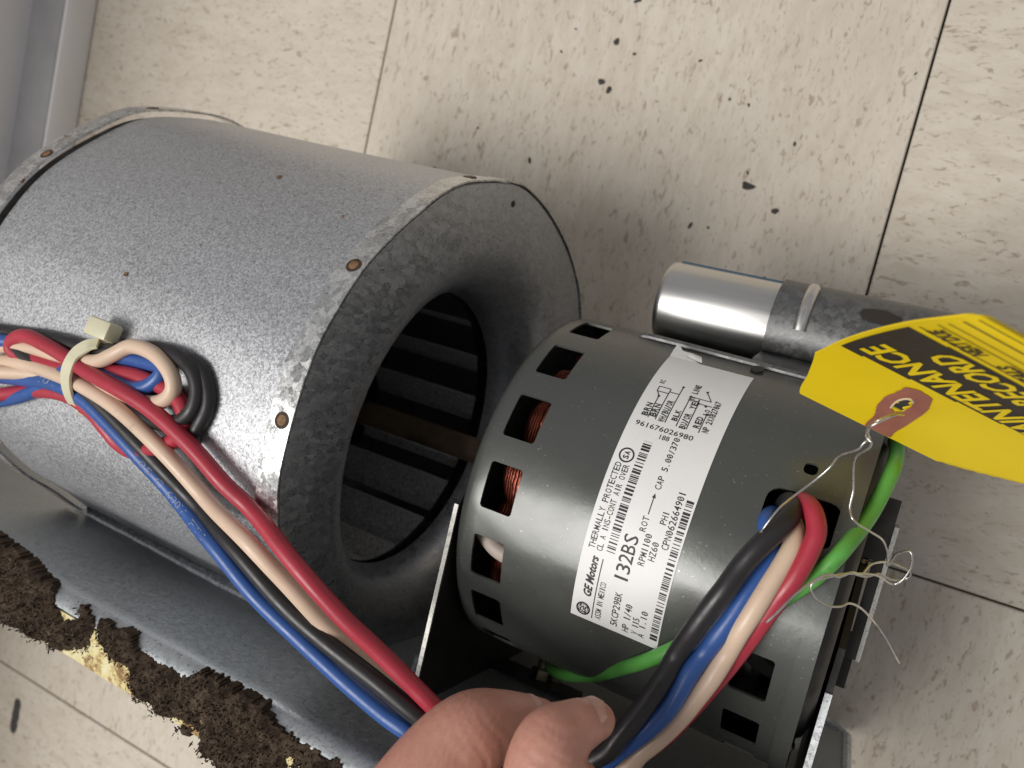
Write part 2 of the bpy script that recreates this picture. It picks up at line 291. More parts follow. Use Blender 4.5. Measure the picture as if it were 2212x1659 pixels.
def galv(name, base, spread, rough, scale, metal=.85, stretch=(1, 1, 1), rust=0.0, dirt=.35, fine=True):
    n = N(name); v = n.co(stretch)
    dv = n.n('ShaderNodeVectorMath', operation='ADD'); nz = n.n('ShaderNodeTexNoise'); nz.inputs['Scale'].default_value = scale*.9; nz.inputs['Detail'].default_value = 3
    n.l(v, nz.inputs['Vector']); sc_ = n.n('ShaderNodeVectorMath', operation='SCALE'); sc_.inputs['Scale'].default_value = 1.1/scale; n.l(nz.outputs['Color'], sc_.inputs[0]); n.l(v, dv.inputs[0]); n.l(sc_.outputs[0], dv.inputs[1])
    cell = n.n('ShaderNodeSeparateColor'); n.l(n.vor(scale, dv.outputs[0]), cell.inputs[0])
    cell2 = n.n('ShaderNodeSeparateColor'); n.l(n.vor(scale*2.7, dv.outputs[0]), cell2.inputs[0])
    sp = n.math('ADD', n.math('MULTIPLY', cell.outputs[0], .62), n.math('MULTIPLY', cell2.outputs[1], .38))
    lo = tuple(x*(1-spread) for x in base); hi = tuple(min(1, x*(1+spread)) for x in base)
    col = n.ramp(sp, [(.15, lo), (.85, hi)])
    big = n.noise(9, 5, .6)
    col = n.mix(n.ramp1(big, .45, .75, 0, dirt), col, (.20, .18, .16))
    if fine:
        pit = n.ramp1(n.noise(1500, 2), .58, .68, 0, .55); col = n.mix(pit, col, (.13, .13, .14))
    r_ = n.math('ADD', n.ramp1(sp, .1, .9, rough-.11, rough+.11), n.ramp1(big, .4, .7, 0, .10))
    if rust:
        rs = n.ramp1(n.noise(75, 5, .7), .70-rust*.1, .74-rust*.1, 0, 1); col = n.mix(rs, col, (.16, .085, .04)); r_ = n.math('ADD', r_, n.math('MULTIPLY', rs, .3))
        n.set(col, r_, n.ramp1(rs, 0, 1, metal, .1))
    else: n.set(col, r_, metal)
    n.bump(n.math('ADD', n.math('MULTIPLY', cell.outputs[2], .25), n.noise(700, 3)), .12, .0003)
    return n.m

MT = {}
MT['galv_shell'] = galv('galvanised_shell', (.57, .58, .60), .20, .42, 2100, .78, rust=0.1, dirt=.22)
MT['galv_panel'] = galv('galvanised_panel', (.50, .52, .55), .12, .36, 700, .78, stretch=(1, 1, .5), dirt=.30)
MT['galv_rim'] = galv('galvanised_rim', (.70, .70, .69), .22, .30, 420, .85, rust=.5, dirt=.3)
MT['galv_plate'] = galv('galvanised_plate', (.43, .455, .47), .08, .42, 900, .55, dirt=.3)
MT['galv_strap'] = galv('galvanised_strap', (.155, .155, .155), .26, .44, 620, .6, dirt=.2)
MT['bare_edge'] = galv('bare_sheared_edge', (.36, .355, .33), .3, .42, 500, .7, rust=.4)
MT['edge_zinc'] = galv('zinc_edge', (.72, .74, .76), .3, .40, 900, .5, dirt=.2)
def motor_paint():
    n = N('motor_paint'); f = n.noise(14, 5, .6)
    col = n.ramp(f, [(.3, (.082, .087, .080)), (.7, (.100, .104, .095))])
    dust = n.ramp1(n.noise(1400, 2), .705, .74, 0, .55); col = n.mix(dust, col, (.42, .41, .38))
    sc1 = n.ramp1(n.noise(22, 6, .75), .66, .72, 0, .5); col = n.mix(sc1, col, (.23, .19, .14))
    n.set(col, n.ramp1(n.noise(60, 4), .3, .7, .22, .36), .28, Coat_Weight=.28, Coat_Roughness=.18, Specular_IOR_Level=.5)
    n.bump(n.noise(420, 3), .10, .0003); return n.m
MT['motor'] = motor_paint()
def tile_mat():
    n = N('vinyl_floor_tile'); oi = n.n('ShaderNodeObjectInfo'); wv = n.math('MULTIPLY', oi.outputs['Random'], 37.0)
    nd = lambda sx, sy, sc_, det, dist=0, rg=.55: n.noise(sc_, det, rg, n.co((sx, sy, 1)), wv, dist)
    base = n.ramp(nd(1, .34, 210, 5, .6), [(.28, (.54, .475, .38)), (.5, (.605, .545, .455)), (.74, (.66, .605, .52))])
    base = n.mix(n.ramp1(nd(1, 1, 16, 4), .35, .7, 0, .25), base, (.58, .50, .415))
    a = n.ramp1(nd(1, .36, 170, 3, 1.2, .6), .655, .69, 0, .62); base = n.mix(a, base, (.25, .165, .11))
    b = n.ramp1(nd(1, .45, 430, 3, .9, .62), .585, .645, 0, .60); base = n.mix(b, base, (.25, .18, .125))
    c = n.ramp1(nd(1, .35, 760, 3, .5), .57, .64, 0, .5); base = n.mix(c, base, (.47, .385, .31))
    d = n.ramp1(nd(1, 1, 520, 1), .78, .80, 0, .7); base = n.mix(d, base, (.13, .115, .10))
    g = n.ramp1(nd(1, 1, 7, 5, .5, .65), .50, .75, 0, .28); base = n.mix(g, base, (.40, .32, .24))
    n.set(base, n.ramp1(nd(1, 1, 60, 4), .3, .7, .34, .52), 0.0, Specular_IOR_Level=.42)
    n.bump(nd(1, .5, 300, 4), .10, .0003); return n.m
MT['tile'] = tile_mat()
MT['joint'] = plain('joint_dirt', (.025, .021, .017), .9)
MT['white_trim'] = plain('white_trim_paint', (.84, .82, .81), .38, var=.04, scale=20, bump=.05)
MT['ledge'] = plain('grey_ledge_paint', (.43, .42, .43), .5, var=.12, scale=30)
def label_mat():
    n = N('label_paper'); f = n.noise(35, 5, .65)
    col = n.ramp(f, [(.35, (.80, .79, .77)), (.62, (.84, .835, .83)), (.76, (.72, .665, .58))])
    n.set(col, .42, 0.0, Specular_IOR_Level=.4).bump(n.noise(500, 3), .06); return n.m
MT['label'] = label_mat()
MT['ink'] = plain('black_ink', (.022, .021, .022), .55, var=.3, scale=900, bump=0)
MT['ink_grey'] = plain('grey_print', (.20, .24, .36), .6, var=.3, scale=900, bump=0)
def brushed(name, col, rough):
    n = N(name); f = n.noise(240, 4, .6, n.co((.06, 1, 1)))
    n.set(n.ramp(f, [(.3, tuple(x*.9 for x in col)), (.7, tuple(min(1, x*1.08) for x in col))]), n.ramp1(f, .3, .7, rough-.04, rough+.06), 1.0, Anisotropic=.45); return n.m
MT['can'] = brushed('capacitor_can', (.66, .65, .63), .34)
MT['blueline'] = plain('blue_seam_paint', (.055, .10, .14), .5)
def wire_mat(name, col, rough=.36, grime=.5):
    n = N(name); f = n.noise(45, 5, .6); g = n.ramp1(n.noise(110, 6, .75), .60, .76, 0, grime)
    c = n.ramp(f, [(.3, tuple(x*.9 for x in col)), (.7, tuple(min(1, x*1.08) for x in col))]); c = n.mix(g, c, tuple(x*.35+.03 for x in col))
    n.set(c, n.ramp1(n.noise(300, 3), .3, .7, rough-.06, rough+.12), 0.0, Specular_IOR_Level=.5).bump(n.noise(900, 3), .07, .0003); return n.m
MT['red'] = wire_mat('red_insulation', (.42, .032, .054)); MT['blue'] = wire_mat('blue_insulation', (.032, .098, .33), .33)
MT['tan'] = wire_mat('tan_insulation', (.70, .52, .385), .4, .45); MT['black'] = wire_mat('black_insulation', (.020, .018, .019), .38)
MT['green'] = wire_mat('green_insulation', (.12, .42, .08), .36)
MT['nylon'] = plain('aged_nylon', (.68, .64, .46), .35, var=.06, scale=60, bump=.03, Subsurface_Weight=.25, Subsurface_Radius=(.002, .0016, .0008), Subsurface_Scale=.6)
def tag_mat():
    n = N('yellow_tag_card'); f = n.noise(30, 5, .6)
    col = n.ramp(f, [(.3, (.82, .585, .006)), (.7, (.88, .655, .015))]); sm = n.ramp1(n.noise(160, 5, .7), .69, .76, 0, .5); col = n.mix(sm, col, (.40, .26, .03))
    n.set(col, .5, 0.0, Specular_IOR_Level=.3).bump(n.noise(700, 3), .06); return n.m
MT['tagy'] = tag_mat()
MT['tagink'] = plain('brown_black_tag_ink', (.034, .026, .020), .55, var=.1, bump=0)
MT['tagline'] = plain('tag_rule_ink', (.30, .22, .02), .6, bump=0)
MT['patch'] = plain('red_fibre_patch', (.34, .122, .085), .7, var=.1, scale=300, bump=.1)
MT['patchedge'] = plain('fibre_cut_edge', (.72, .58, .36), .7)
MT['steelwire'] = plain('tie_wire_steel', (.62, .61, .58), .30, 1.0, var=.2, scale=300)
def skin():
    n = N('skin'); f = n.noise(55, 5, .6); g = n.noise(420, 4, .6)
    col = n.ramp(f, [(.3, (.47, .215, .158)), (.7, (.57, .29, .225))]); col = n.mix(n.ramp1(g, .3, .7, 0, .25), col, (.36, .15, .105))
    n.set(col, .45, 0.0, Subsurface_Weight=.35, Subsurface_Radius=(.0035, .0013, .0007), Subsurface_Scale=.8, Specular_IOR_Level=.4)
    wr = n.n('ShaderNodeTexWave'); wr.inputs['Scale'].default_value = 190; wr.inputs['Distortion'].default_value = 9; wr.inputs['Detail'].default_value = 3; n.l(n.co(), wr.inputs['Vector'])
    n.bump(n.math('ADD', n.math('MULTIPLY', wr.outputs['Fac'], .35), n.noise(800, 4, .65)), .22, .0004); return n.m
MT['skin'] = skin()
MT['nail'] = plain('fingernail', (.53, .30, .235), .36, var=.05, bump=.02, Subsurface_Weight=.3, Subsurface_Radius=(.002, .001, .0008), Subsurface_Scale=.5)
def foam():
    n = N('crumbling_foam'); f = n.noise(260, 5, .7)
    n.set(n.ramp(f, [(.3, (.034, .024, .017)), (.55, (.080, .057, .040)), (.78, (.15, .112, .08))]), .95, 0.0, Specular_IOR_Level=.1).bump(n.noise(1400, 4, .7), .7, .0006); return n.m
MT['foam'] = foam()
def lip():
    n = N('yellowed_peeling_lip'); f = n.noise(85, 6, .72); h = n.noise(210, 5, .7)
    col = n.ramp(f, [(.34, (.10, .055, .025)), (.43, (.33, .19, .06)), (.49, (.70, .60, .28)), (.60, (.74, .70, .48)), (.72, (.62, .64, .60))]); col = n.mix(n.ramp1(h, .62, .68, 0, .8), col, (.13, .075, .035))
    n.set(col, .6, 0.0).bump(f, .4, .0005); return n.m
MT['lip'] = lip()
MT['rust'] = plain('rusty_spot_weld', (.23, .125, .06), .7, .2, var=.45, scale=700, bump=.4)
MT['rustdark'] = plain('rust_ring', (.055, .035, .022), .8, .1, var=.3, scale=700, bump=.3)
MT['brass'] = plain('brass', (.60, .45, .20), .34, .9, var=.12)
MT['copper'] = None
def copper():
    n = N('copper_winding'); wv = n.n('ShaderNodeTexWave'); wv.inputs['Scale'].default_value = 420; wv.inputs['Distortion'].default_value = 3; n.l(n.co((1, 1, 1)), wv.inputs['Vector'])
    n.set(n.ramp(wv.outputs['Fac'], [(0, (.10, .018, .010)), (1, (.46, .12, .07))]), .35, .7).bump(wv.outputs['Fac'], .6, .0005); return n.m
MT['copper'] = copper()
MT['dark'] = plain('dark_steel', (.030, .029, .028), .5, .5, var=.3)
MT['black_paint'] = plain('black_painted_bracket', (.020, .018, .016), .55, .1, var=.3, scale=70)
MT['dusty'] = plain('dusty_blade', (.47, .465, .46), .8, .0, var=.5, scale=1100, bump=.5)
MT['shaft'] = plain('oily_shaft', (.20, .145, .095), .4, .7, var=.4, scale=90)
MT['zinc_bolt'] = plain('zinc_bolt', (.42, .36, .24), .35, .9, var=.3, scale=200)
MT['flake'] = plain('dark_debris', (.050, .045, .042), .85, var=.5, scale=500, bump=.3)
MT['sleeve'] = plain('pale_sleeve', (.55, .46, .40), .6)

rnd = random.Random(7)
# ================================================================== floor
floor = obj('floor', [(-1200, -1200, -4), (700, -1200, -4), (700, 900, -4), (-1200, 900, -4)], [(0, 1, 2, 3)], MT['joint'])
tag(floor, None, kind='structure')
T = 305.0; g = 0.58; hh = T/2-g; bv = 0.5
tv = [(-hh, -hh, -3.4), (hh, -hh, -3.4), (hh, hh, -3.4), (-hh, hh, -3.4), (-hh, -hh, -bv), (hh, -hh, -bv), (hh, hh, -bv), (-hh, hh, -bv), (-hh+bv, -hh+bv, 0), (hh-bv, -hh+bv, 0), (hh-bv, hh-bv, 0), (-hh+bv, hh-bv, 0)]
tf = [(8, 9, 10, 11)]+[(i, (i+1) % 4, 4+(i+1) % 4, 4+i) for i in range(4)]+[(4+i, 4+(i+1) % 4, 8+(i+1) % 4, 8+i) for i in range(4)]
tm = bpy.data.meshes.new('floor_tile'); tm.from_pydata([tuple(c*U for c in v) for v in tv], [], tf); tm.materials.append(MT['tile'])
for i in range(-1, 4):
    for j in range(-3, 4):
        o = bpy.data.objects.new('floor_tile', tm); link(o); o.parent = floor
        o.location = ((-322.15+T*(i+.5))*U, (-392.8+T*(j+.5))*U, rnd.uniform(-.15, .1)*U)
        o.rotation_euler = (0, 0, (math.pi/2 if (i+j) % 2 == 0 else 0)+ (math.pi if rnd.random() < .5 else 0))

# ================================================================== white trim at the left
trim = empty('white_baseboard', (-600, 0, 0))
tag(trim, 'white painted baseboard with a grey dusty ledge along the left edge', 'baseboard')
o = obj('front_face', *boxw((-609, 0, 11.3), 36, 1500, 22.6), MT['white_trim'], trim); bevel(o, 1.2)
o = obj('ledge', *boxw((-611, 0, 23.2), 35, 1500, 1.2), MT['ledge'], trim)
o = obj('upper_panel', *boxw((-640, 0, 200), 24, 1500, 420), MT['white_trim'], trim); bevel(o, 3)

# ================================================================== the blower unit
unit = empty('blower_unit', (-150, -80, 0))
tag(unit, 'galvanised centrifugal blower with dark green-grey motor, capacitor and mounting plate', 'blower')

# ---- scroll housing
PROF = [(-77.5, 40), (-74.5, 44.5), (-66, 56), (-57.5, 69), (-48.5, 79.5), (-39, 88.5), (-27, 98), (-12, 104.5), (4, 107), (31, 104), (48, 97.5), (66, 86), (84, 67), (98, 46), (106, 15), (107, -5), (102, -28), (92, -53), (80, -73), (65, -88), (35, -108), (5, -117), (-30, -119.5), (-95, -119.5)]
PR = [(p.x, p.y) for p in catmull([(y, z, 0) for y, z in PROF], 6)]
def LS(s, y, z):
    """shell frame: the drum leans a little toward its far side at the back"""
    t = max(0, (SF-s)/(SF-SB)); w_ = min(1, max(0, (y+45)/55)); w_ = w_*w_*(3-2*w_)
    p = L(s, y+5.2*t*w_, z-1.6*t*w_*(1 if z > 0 else .3)); p.z = max(p.z, .6); return p
SF, SB = -46.0, -211.0
def offset(poly, d):
    out = []
    for i, p in enumerate(poly):
        a = poly[max(i-1, 0)]; b = poly[min(i+1, len(poly)-1)]
        tx, ty = b[0]-a[0], b[1]-a[1]; l = math.hypot(tx, ty); out.append((p[0]-ty/l*d, p[1]+tx/l*d))
    return out
def sheet(poly, s_list, off=0.0, wob=None):
    P = offset(poly, off); vs = []; fs = []; n = len(P)
    for j, s in enumerate(s_list):
        for i, (y, z) in enumerate(P):
            vs.append(LS(s+(wob(i, j) if wob else 0), y, z))
    for j in range(len(s_list)-1):
        for i in range(n-1): fs.append((j*n+i, j*n+i+1, (j+1)*n+i+1, (j+1)*n+i))
    return vs, fs
sl = [SF-.6+(SB+.6-SF)*k/14 for k in range(15)]
vs, fs = sheet(PR, sl)
# faint hand-formed waviness of the sheet
vs = [Vector(v)+(Vector(v)-L(unL(v)[0], 0, 0)).normalized()*0.5*noise.noise(Vector(v)*0.02) for v in vs]
housing = obj('scroll_housing', vs, fs, MT['galv_shell'], unit, smooth=True, sharp=0)
m = housing.modifiers.new('s', 'SOLIDIFY'); m.thickness = 1.1*U; m.offset = -1; bake(housing, 50)
tag(housing, 'pale galvanised scroll shell with spangled zinc surface')
# front panel with rolled-in inlet
def r_out(th):
    """distance of the profile from the axis along direction th"""
    d = (math.cos(th), math.sin(th)); best = 0
    P = PR+[(PR[-1][0], PR[0][1])]
    for i in range(len(P)):
        a = P[i]; b = P[(i+1) % len(P)]; e = (b[0]-a[0], b[1]-a[1]); den = d[0]*e[1]-d[1]*e[0]
        if abs(den) < 1e-9: continue
        t = (a[0]*e[1]-a[1]*e[0])/den; u = (a[0]*d[1]-a[1]*d[0])/den
        if 0 <= u <= 1 and t > best: best = t
    return best
NS = 192
def ring_panel(s_face, bell, sgn):
    vs = []; fs = []; rows = len(bell)+2
    for k in range(NS):
        th = 2*math.pi*k/NS; ro = r_out(th); d = (math.cos(th), math.sin(th))
        rr = [(0.0, ro-.2), (0.0, (ro+bell[0][1])/2)]+bell
        for q, (ds, r) in enumerate(rr): vs.append(LS(s_face-sgn*ds+ (0.35*noise.noise(Vector((d[0]*r, d[1]*r, 3))*0.03) if q else 0), d[0]*r, d[1]*r))
    for k in range(NS):
        k2 = (k+1) % NS
        for i in range(rows-1):
            f = (k*rows+i, k*rows+i+1, k2*rows+i+1, k2*rows+i); fs.append(f if sgn > 0 else f[::-1])
    return vs, fs
BELL = [(0.0, 82.0), (.7, 78), (2.4, 73.8), (5.4, 69.6), (9.4, 65.6), (14, 62.3), (19.5, 60.2), (25, 59.5)]
fp = obj('front_panel', *ring_panel(SF, BELL, 1), MT['galv_panel'], housing, smooth=True, sharp=0)
m = fp.modifiers.new('s', 'SOLIDIFY'); m.thickness = 1.0*U; m.offset = 1; bake(fp, 50)
tag(fp, 'dull spangled side panel with round inlet facing the motor')
bp = obj('back_panel', *ring_panel(SB, [(0.0, 70.0), (.4, 30), (.5, 1)], -1), MT['galv_panel'], housing, smooth=True, sharp=40)  # centre closed, unseen, to keep light out of the drum
# folded rim strips
wob = lambda i, j: (1.6*noise.noise(Vector((i*.21, 5.5, 0)))+.8*noise.noise(Vector((i*.7, 1.5, 0))) if j == 2 else 0)
PR2 = [p for p in PR if not (p[0] < -60 and p[1] < 0)]
vs, fs = sheet(PR2, [SF+.6, SF-3.5, SF-8.0], 1.15, wob)
vs = [Vector(v)+(Vector(v)-L(unL(v)[0], 0, 0)).normalized()*0.35*noise.noise(Vector(v)*0.11) for v in vs]
rim = obj('folded_rim', vs, fs, MT['galv_rim'], housing, smooth=True, sharp=0)
m = rim.modifiers.new('s', 'SOLIDIFY'); m.thickness = .6*U; m.offset = 0; bake(rim, 50)
vs, fs = sheet(PR2, [SB-11, SB-2.0], 2.4)
rim2 = obj('folded_rim', vs, fs, MT['galv_rim'], housing, smooth=True, sharp=0)
m = rim2.modifiers.new('s', 'SOLIDIFY'); m.thickness = 1.0*U; m.offset = 0; bake(rim2, 50)
# dark sheet standing in for the shade inside the seam gap
vs, fs = sheet(PR2, [SB-7.5, SB+.2], -1.6)
seam = obj('seam_gap_shade', vs, fs, MT['dark'], housing, smooth=True)
# spot welds on the rims
def shell_pt(s, ang, off):
    th = math.radians(ang); r = r_out(th)+off; return LS(s, math.cos(th)*r, math.sin(th)*r), (EY*math.cos(th)+EZ*math.sin(th))
def disc(c, nrm, r, h, seg=14, ir=0.0, dome=0.0):
    a = nrm.orthogonal().normalized(); b = nrm.cross(a); vs = []; fs = []
    rings = [(r, 0), (r, h), (r*.72, h+dome*.7), (r*.3, h+dome)]
    for rr, z in rings:
        for k in range(seg): an = 2*math.pi*k/seg; vs.append(c+a*math.cos(an)*rr+b*math.sin(an)*rr+nrm*z)
    for q in range(3):
        for k in range(seg): fs.append((q*seg+k, q*seg+(k+1) % seg, (q+1)*seg+(k+1) % seg, (q+1)*seg+k))
    fs.append(tuple(3*seg+k for k in range(seg))); return vs, fs
for s, ang in ((SF-3.4, 54.6), (SF-3.0, 82.0), (SF-4.6, 18), (SB-4.6, 50), (SB-4.6, 22), (SF-4.4, -18)):
    c, nn = shell_pt(s, ang, 1.45 if s > -100 else 2.9)
    o = obj('spot_weld', *disc(c, nn, 2.6, .2, 16), MT['rustdark'], housing, smooth=True)
    o = obj('spot_weld', *disc(c+nn*.15, nn, 1.65, .15, 16, dome=.06), MT['rust'], housing, smooth=True)
# black oval hole in the panel edge
a = math.radians(3); rr = r_out(a)-7
o = obj('panel_hole', *disc(L(SF+.1, math.cos(a)*rr, math.sin(a)*rr), EX, 1.3, .15, 14), MT['dark'], housing)
# discharge flange line lying against the plate
PT = lambda x, z: Vector((x, -150-(165-z)*0.13, z))          # point on the mounting plate
PN = Vector((0, 1, -0.13)).normalized(); PZ = Vector((0, .13, 1)).normalized()
fvs = []; ffs = []; nfl = 40
for i in range(nfl+1):
    x = -322+(-148+322)*i/nfl; zb = 159+12*(i/nfl)
    e = .5*noise.noise(Vector((i*.5, 0, 0))); 
    for dz, dn in ((-9, 8.0), (-6.0, 7.0), (2.4+e, 2.6), (2.9+e, 1.0), (-9, 1.0)): fvs.append(PT(x, zb)+PZ*dz+PN*dn)
for i in range(nfl):
    for q in range(4): ffs.append((i*5+q, i*5+q+1, (i+1)*5+q+1, (i+1)*5+q))
o = obj('discharge_flange', fvs, ffs, MT['edge_zinc'], housing, smooth=True, sharp=30)
# rust specks on the shell
for s, ang, r in ((-135, 68.9, .9), (-110.6, 37.3, 1.1), (-70, 44, .6)):
    c, nn = shell_pt(s, ang, .25); o = obj('rust_speck', *disc(c, nn, r, .12, 9), MT['rust'], housing)

# ---- blower wheel
wheel = obj('blower_wheel', *merge([lathe([(-74, 59.5), (-74, 70), (-77.5, 70), (-77.5, 61.5), (-74, 59.5)], 72), lathe([(-203, 59.5), (-203, 70), (-206, 70), (-206, 61.5), (-203, 59.5)], 72), lathe([(-140, 6), (-140, 68), (-141.2, 68), (-141.2, 6)], 72), lathe([(-152, 12), (-128, 12), (-128, 5), (-152, 5), (-152, 12)], 32)]), MT['dark'], unit, smooth=True)
bl = []
for q, (r, a) in enumerate(((60.5, 0), (63.3, 5.4), (66.2, 9.6), (69.4, 12.4))):
    an = math.radians(a); bl.append((r*math.sin(an), r*math.cos(an)))
def blade_mesh():
    vs = []; fs = []
    for s in (-77, -203):
        for y, z in bl: vs.append((s, y, z))
        for y, z in reversed(bl): vs.append((s, y-.7, z))
    n = 8
    for i in range(n): fs.append((i, (i+1) % n, n+(i+1) % n, n+i))
    fs += [tuple(range(n-1, -1, -1)), tuple(range(n, 2*n))]
    me = bpy.data.meshes.new('blade'); me.from_pydata([tuple(c*U for c in v) for v in vs], [], fs); me.materials.append(MT['dusty']); return me
BM = blade_mesh(); AX = Matrix(((EX.x, EY.x, EZ.x), (EX.y, EY.y, EZ.y), (EX.z, EY.z, EZ.z))).to_4x4()
for k in range(17):
    o = bpy.data.objects.new('blade', BM); link(o); o.parent = wheel
    o.matrix_local = Matrix.Translation((P0-ORG[wheel.name])*U) @ AX @ Matrix.Rotation(2*math.pi*k/17, 4, 'X')
for k in range(26):   # crimped tabs of the end ring
    o = obj('ring_tab', *boxw(cylp(-72.6, 360*k/26, 61.6), 2.4, 4.2, 1.5, EX, (cylp(0, 360*k/26+1, 61)-cylp(0, 360*k/26-1, 61)).normalized(), None or (cylp(0, 360*k/26, 2)-cylp(0, 360*k/26, 1))), MT['dark'], wheel)
shaft = obj('shaft', *lathe([(-152, .1), (-152, 5.2), (-30, 5.2), (-30, 6.3), (-8, 6.3), (-8, .1)], 28), MT['shaft'], unit, smooth=True)
obj('flat_highlight', *boxw(L(-72, -5.0, .6), 50, .9, 1.1, EX, EY, EZ), MT['edge_zinc'], shaft)  # bright strip standing in for the highlight along the shaft's machined flat

# ---- mounting plate (stands upright behind the motor), top bent back into a lip
XL, XR = -440.0, 28.0
def plate_profile():
    """(dz along plate, dn toward the viewer side); thickness handled by solidify"""
    pts = [PT(0, 12), PT(0, 60), PT(0, 120), PT(0, 170), PT(0, 205), PT(0, 220)]
    c = PT(0, 222)-PN*5.0
    for k in range(1, 7):
        a = math.radians(15*k); pts.append(c+PN*5*math.cos(a)+PZ*5*math.sin(a))
    return pts, c
pp, bc = plate_profile()
xs = [XL+(XR-XL)*i/60 for i in range(61)]
vs = []; fs = []; n = len(pp)
def rise(x): return (x+250)/140*2.2      # the top edge climbs slightly to the right
for x in xs:
    for q, p in enumerate(pp):
        zz = p.z+(rise(x) if q > 3 else 0)
        vs.append(Vector((x, p.y, zz))+PN*0.5*noise.noise(Vector((x*.02, p.z*.02, 7))))
for i in range(60):
    for q in range(n-1): fs.append((i*n+q, (i+1)*n+q, (i+1)*n+q+1, i*n+q+1))
plate = obj('mounting_plate', vs, fs, MT['galv_plate'], unit, smooth=True, sharp=0)
m = plate.modifiers.new('s', 'SOLIDIFY'); m.thickness = 1.5*U; m.offset = -1; bake(plate, 50)
tag(plate, 'grey upright mounting plate with dark dirt specks behind the motor')
# rounded lower strip with the turned-up corner at the right end
lo = []
for (x, z) in [(XL, 12.2), (XR-12, 12.2)]+[(XR-12+12*math.sin(math.radians(a)), 12.2-0+0) for a in ()]: lo.append((x, z))
arc = [(XR-14+14*math.sin(math.radians(a)), 14.5-14*math.cos(math.radians(a))) for a in range(0, 91, 10)]
poly = [(XL, 12.0), (XL, .5)]+arc+[(XR, 40), (XR-.6, 40), (XR-.6, 12.0)]
n = len(poly); vs = [PT(x, z) for x, z in poly]+[PT(x, z)-PN*1.5 for x, z in poly]
o = obj('lower_edge', vs, [tuple(range(n)), tuple(range(2*n-1, n-1, -1))]+[(i, n+i, n+(i+1) % n, (i+1) % n) for i in range(n)], MT['galv_plate'], plate)
# bright raw rim round the corner
rp = [PT(x, z)+PN*.4 for x, z in [(-60, .5)]+arc+[(XR, 60), (XR, 200)]]
vs, fs = tube_data(rp, 2.4, 8, 3)
o = obj('edge_bead', vs, fs, MT['edge_zinc'], plate, smooth=True)
# lip
lv = []; lf = []; nx = 90
for i in range(nx+1):
    x = XL+(XR-XL)*i/nx
    for dy, dz in ((0, 5.0), (-4, 5.1), (-9, 4.8), (-14.6+.8*noise.noise(Vector((i*.35, 2, 0))), 4.3)):
        lv.append(Vector((x, bc.y+dy, bc.z+dz+rise(x)+.05)))
for i in range(nx):
    for q in range(3): lf.append((i*4+q, (i+1)*4+q, (i+1)*4+q+1, i*4+q+1))
lipo = obj('lip', lv, lf, MT['lip'], plate, smooth=True, sharp=0)
m = lipo.modifiers.new('s', 'SOLIDIFY'); m.thickness = 1.4*U; m.offset = -1; bake(lipo, 50)
tag(lipo, 'rusty lip with peeling yellowed adhesive under the foam')
# crumbling foam gasket chunks on the lip
def pip(x, y, P):
    c = False
    for i in range(len(P)):
        x1, y1 = P[i]; x2, y2 = P[(i+1) % len(P)]
        if (y1 > y) != (y2 > y) and x < (x2-x1)*(y-y1)/(y2-y1)+x1: c = not c
    return c
OCT = [(1, 0, 0), (-1, 0, 0), (0, 1, 0), (0, -1, 0), (0, 0, 1), (0, 0, -1)]
OCF = [(0, 2, 4), (2, 1, 4), (1, 3, 4), (3, 0, 4), (2, 0, 5), (1, 2, 5), (3, 1, 5), (0, 3, 5)]
def foam_h(x, y):
    n1 = noise.noise(Vector((x*.06, y*.06, 1))); n2 = noise.noise(Vector((x*.17, y*.17, 2))); n3 = noise.noise(Vector((x*.5, y*.5, 3))); n4 = noise.noise(Vector((x*1.3, y*1.3, 5)))
    return 229.6+rise(x)+3.0*max(0, .5+n1)+2.2*n2+1.2*n3+.6*n4
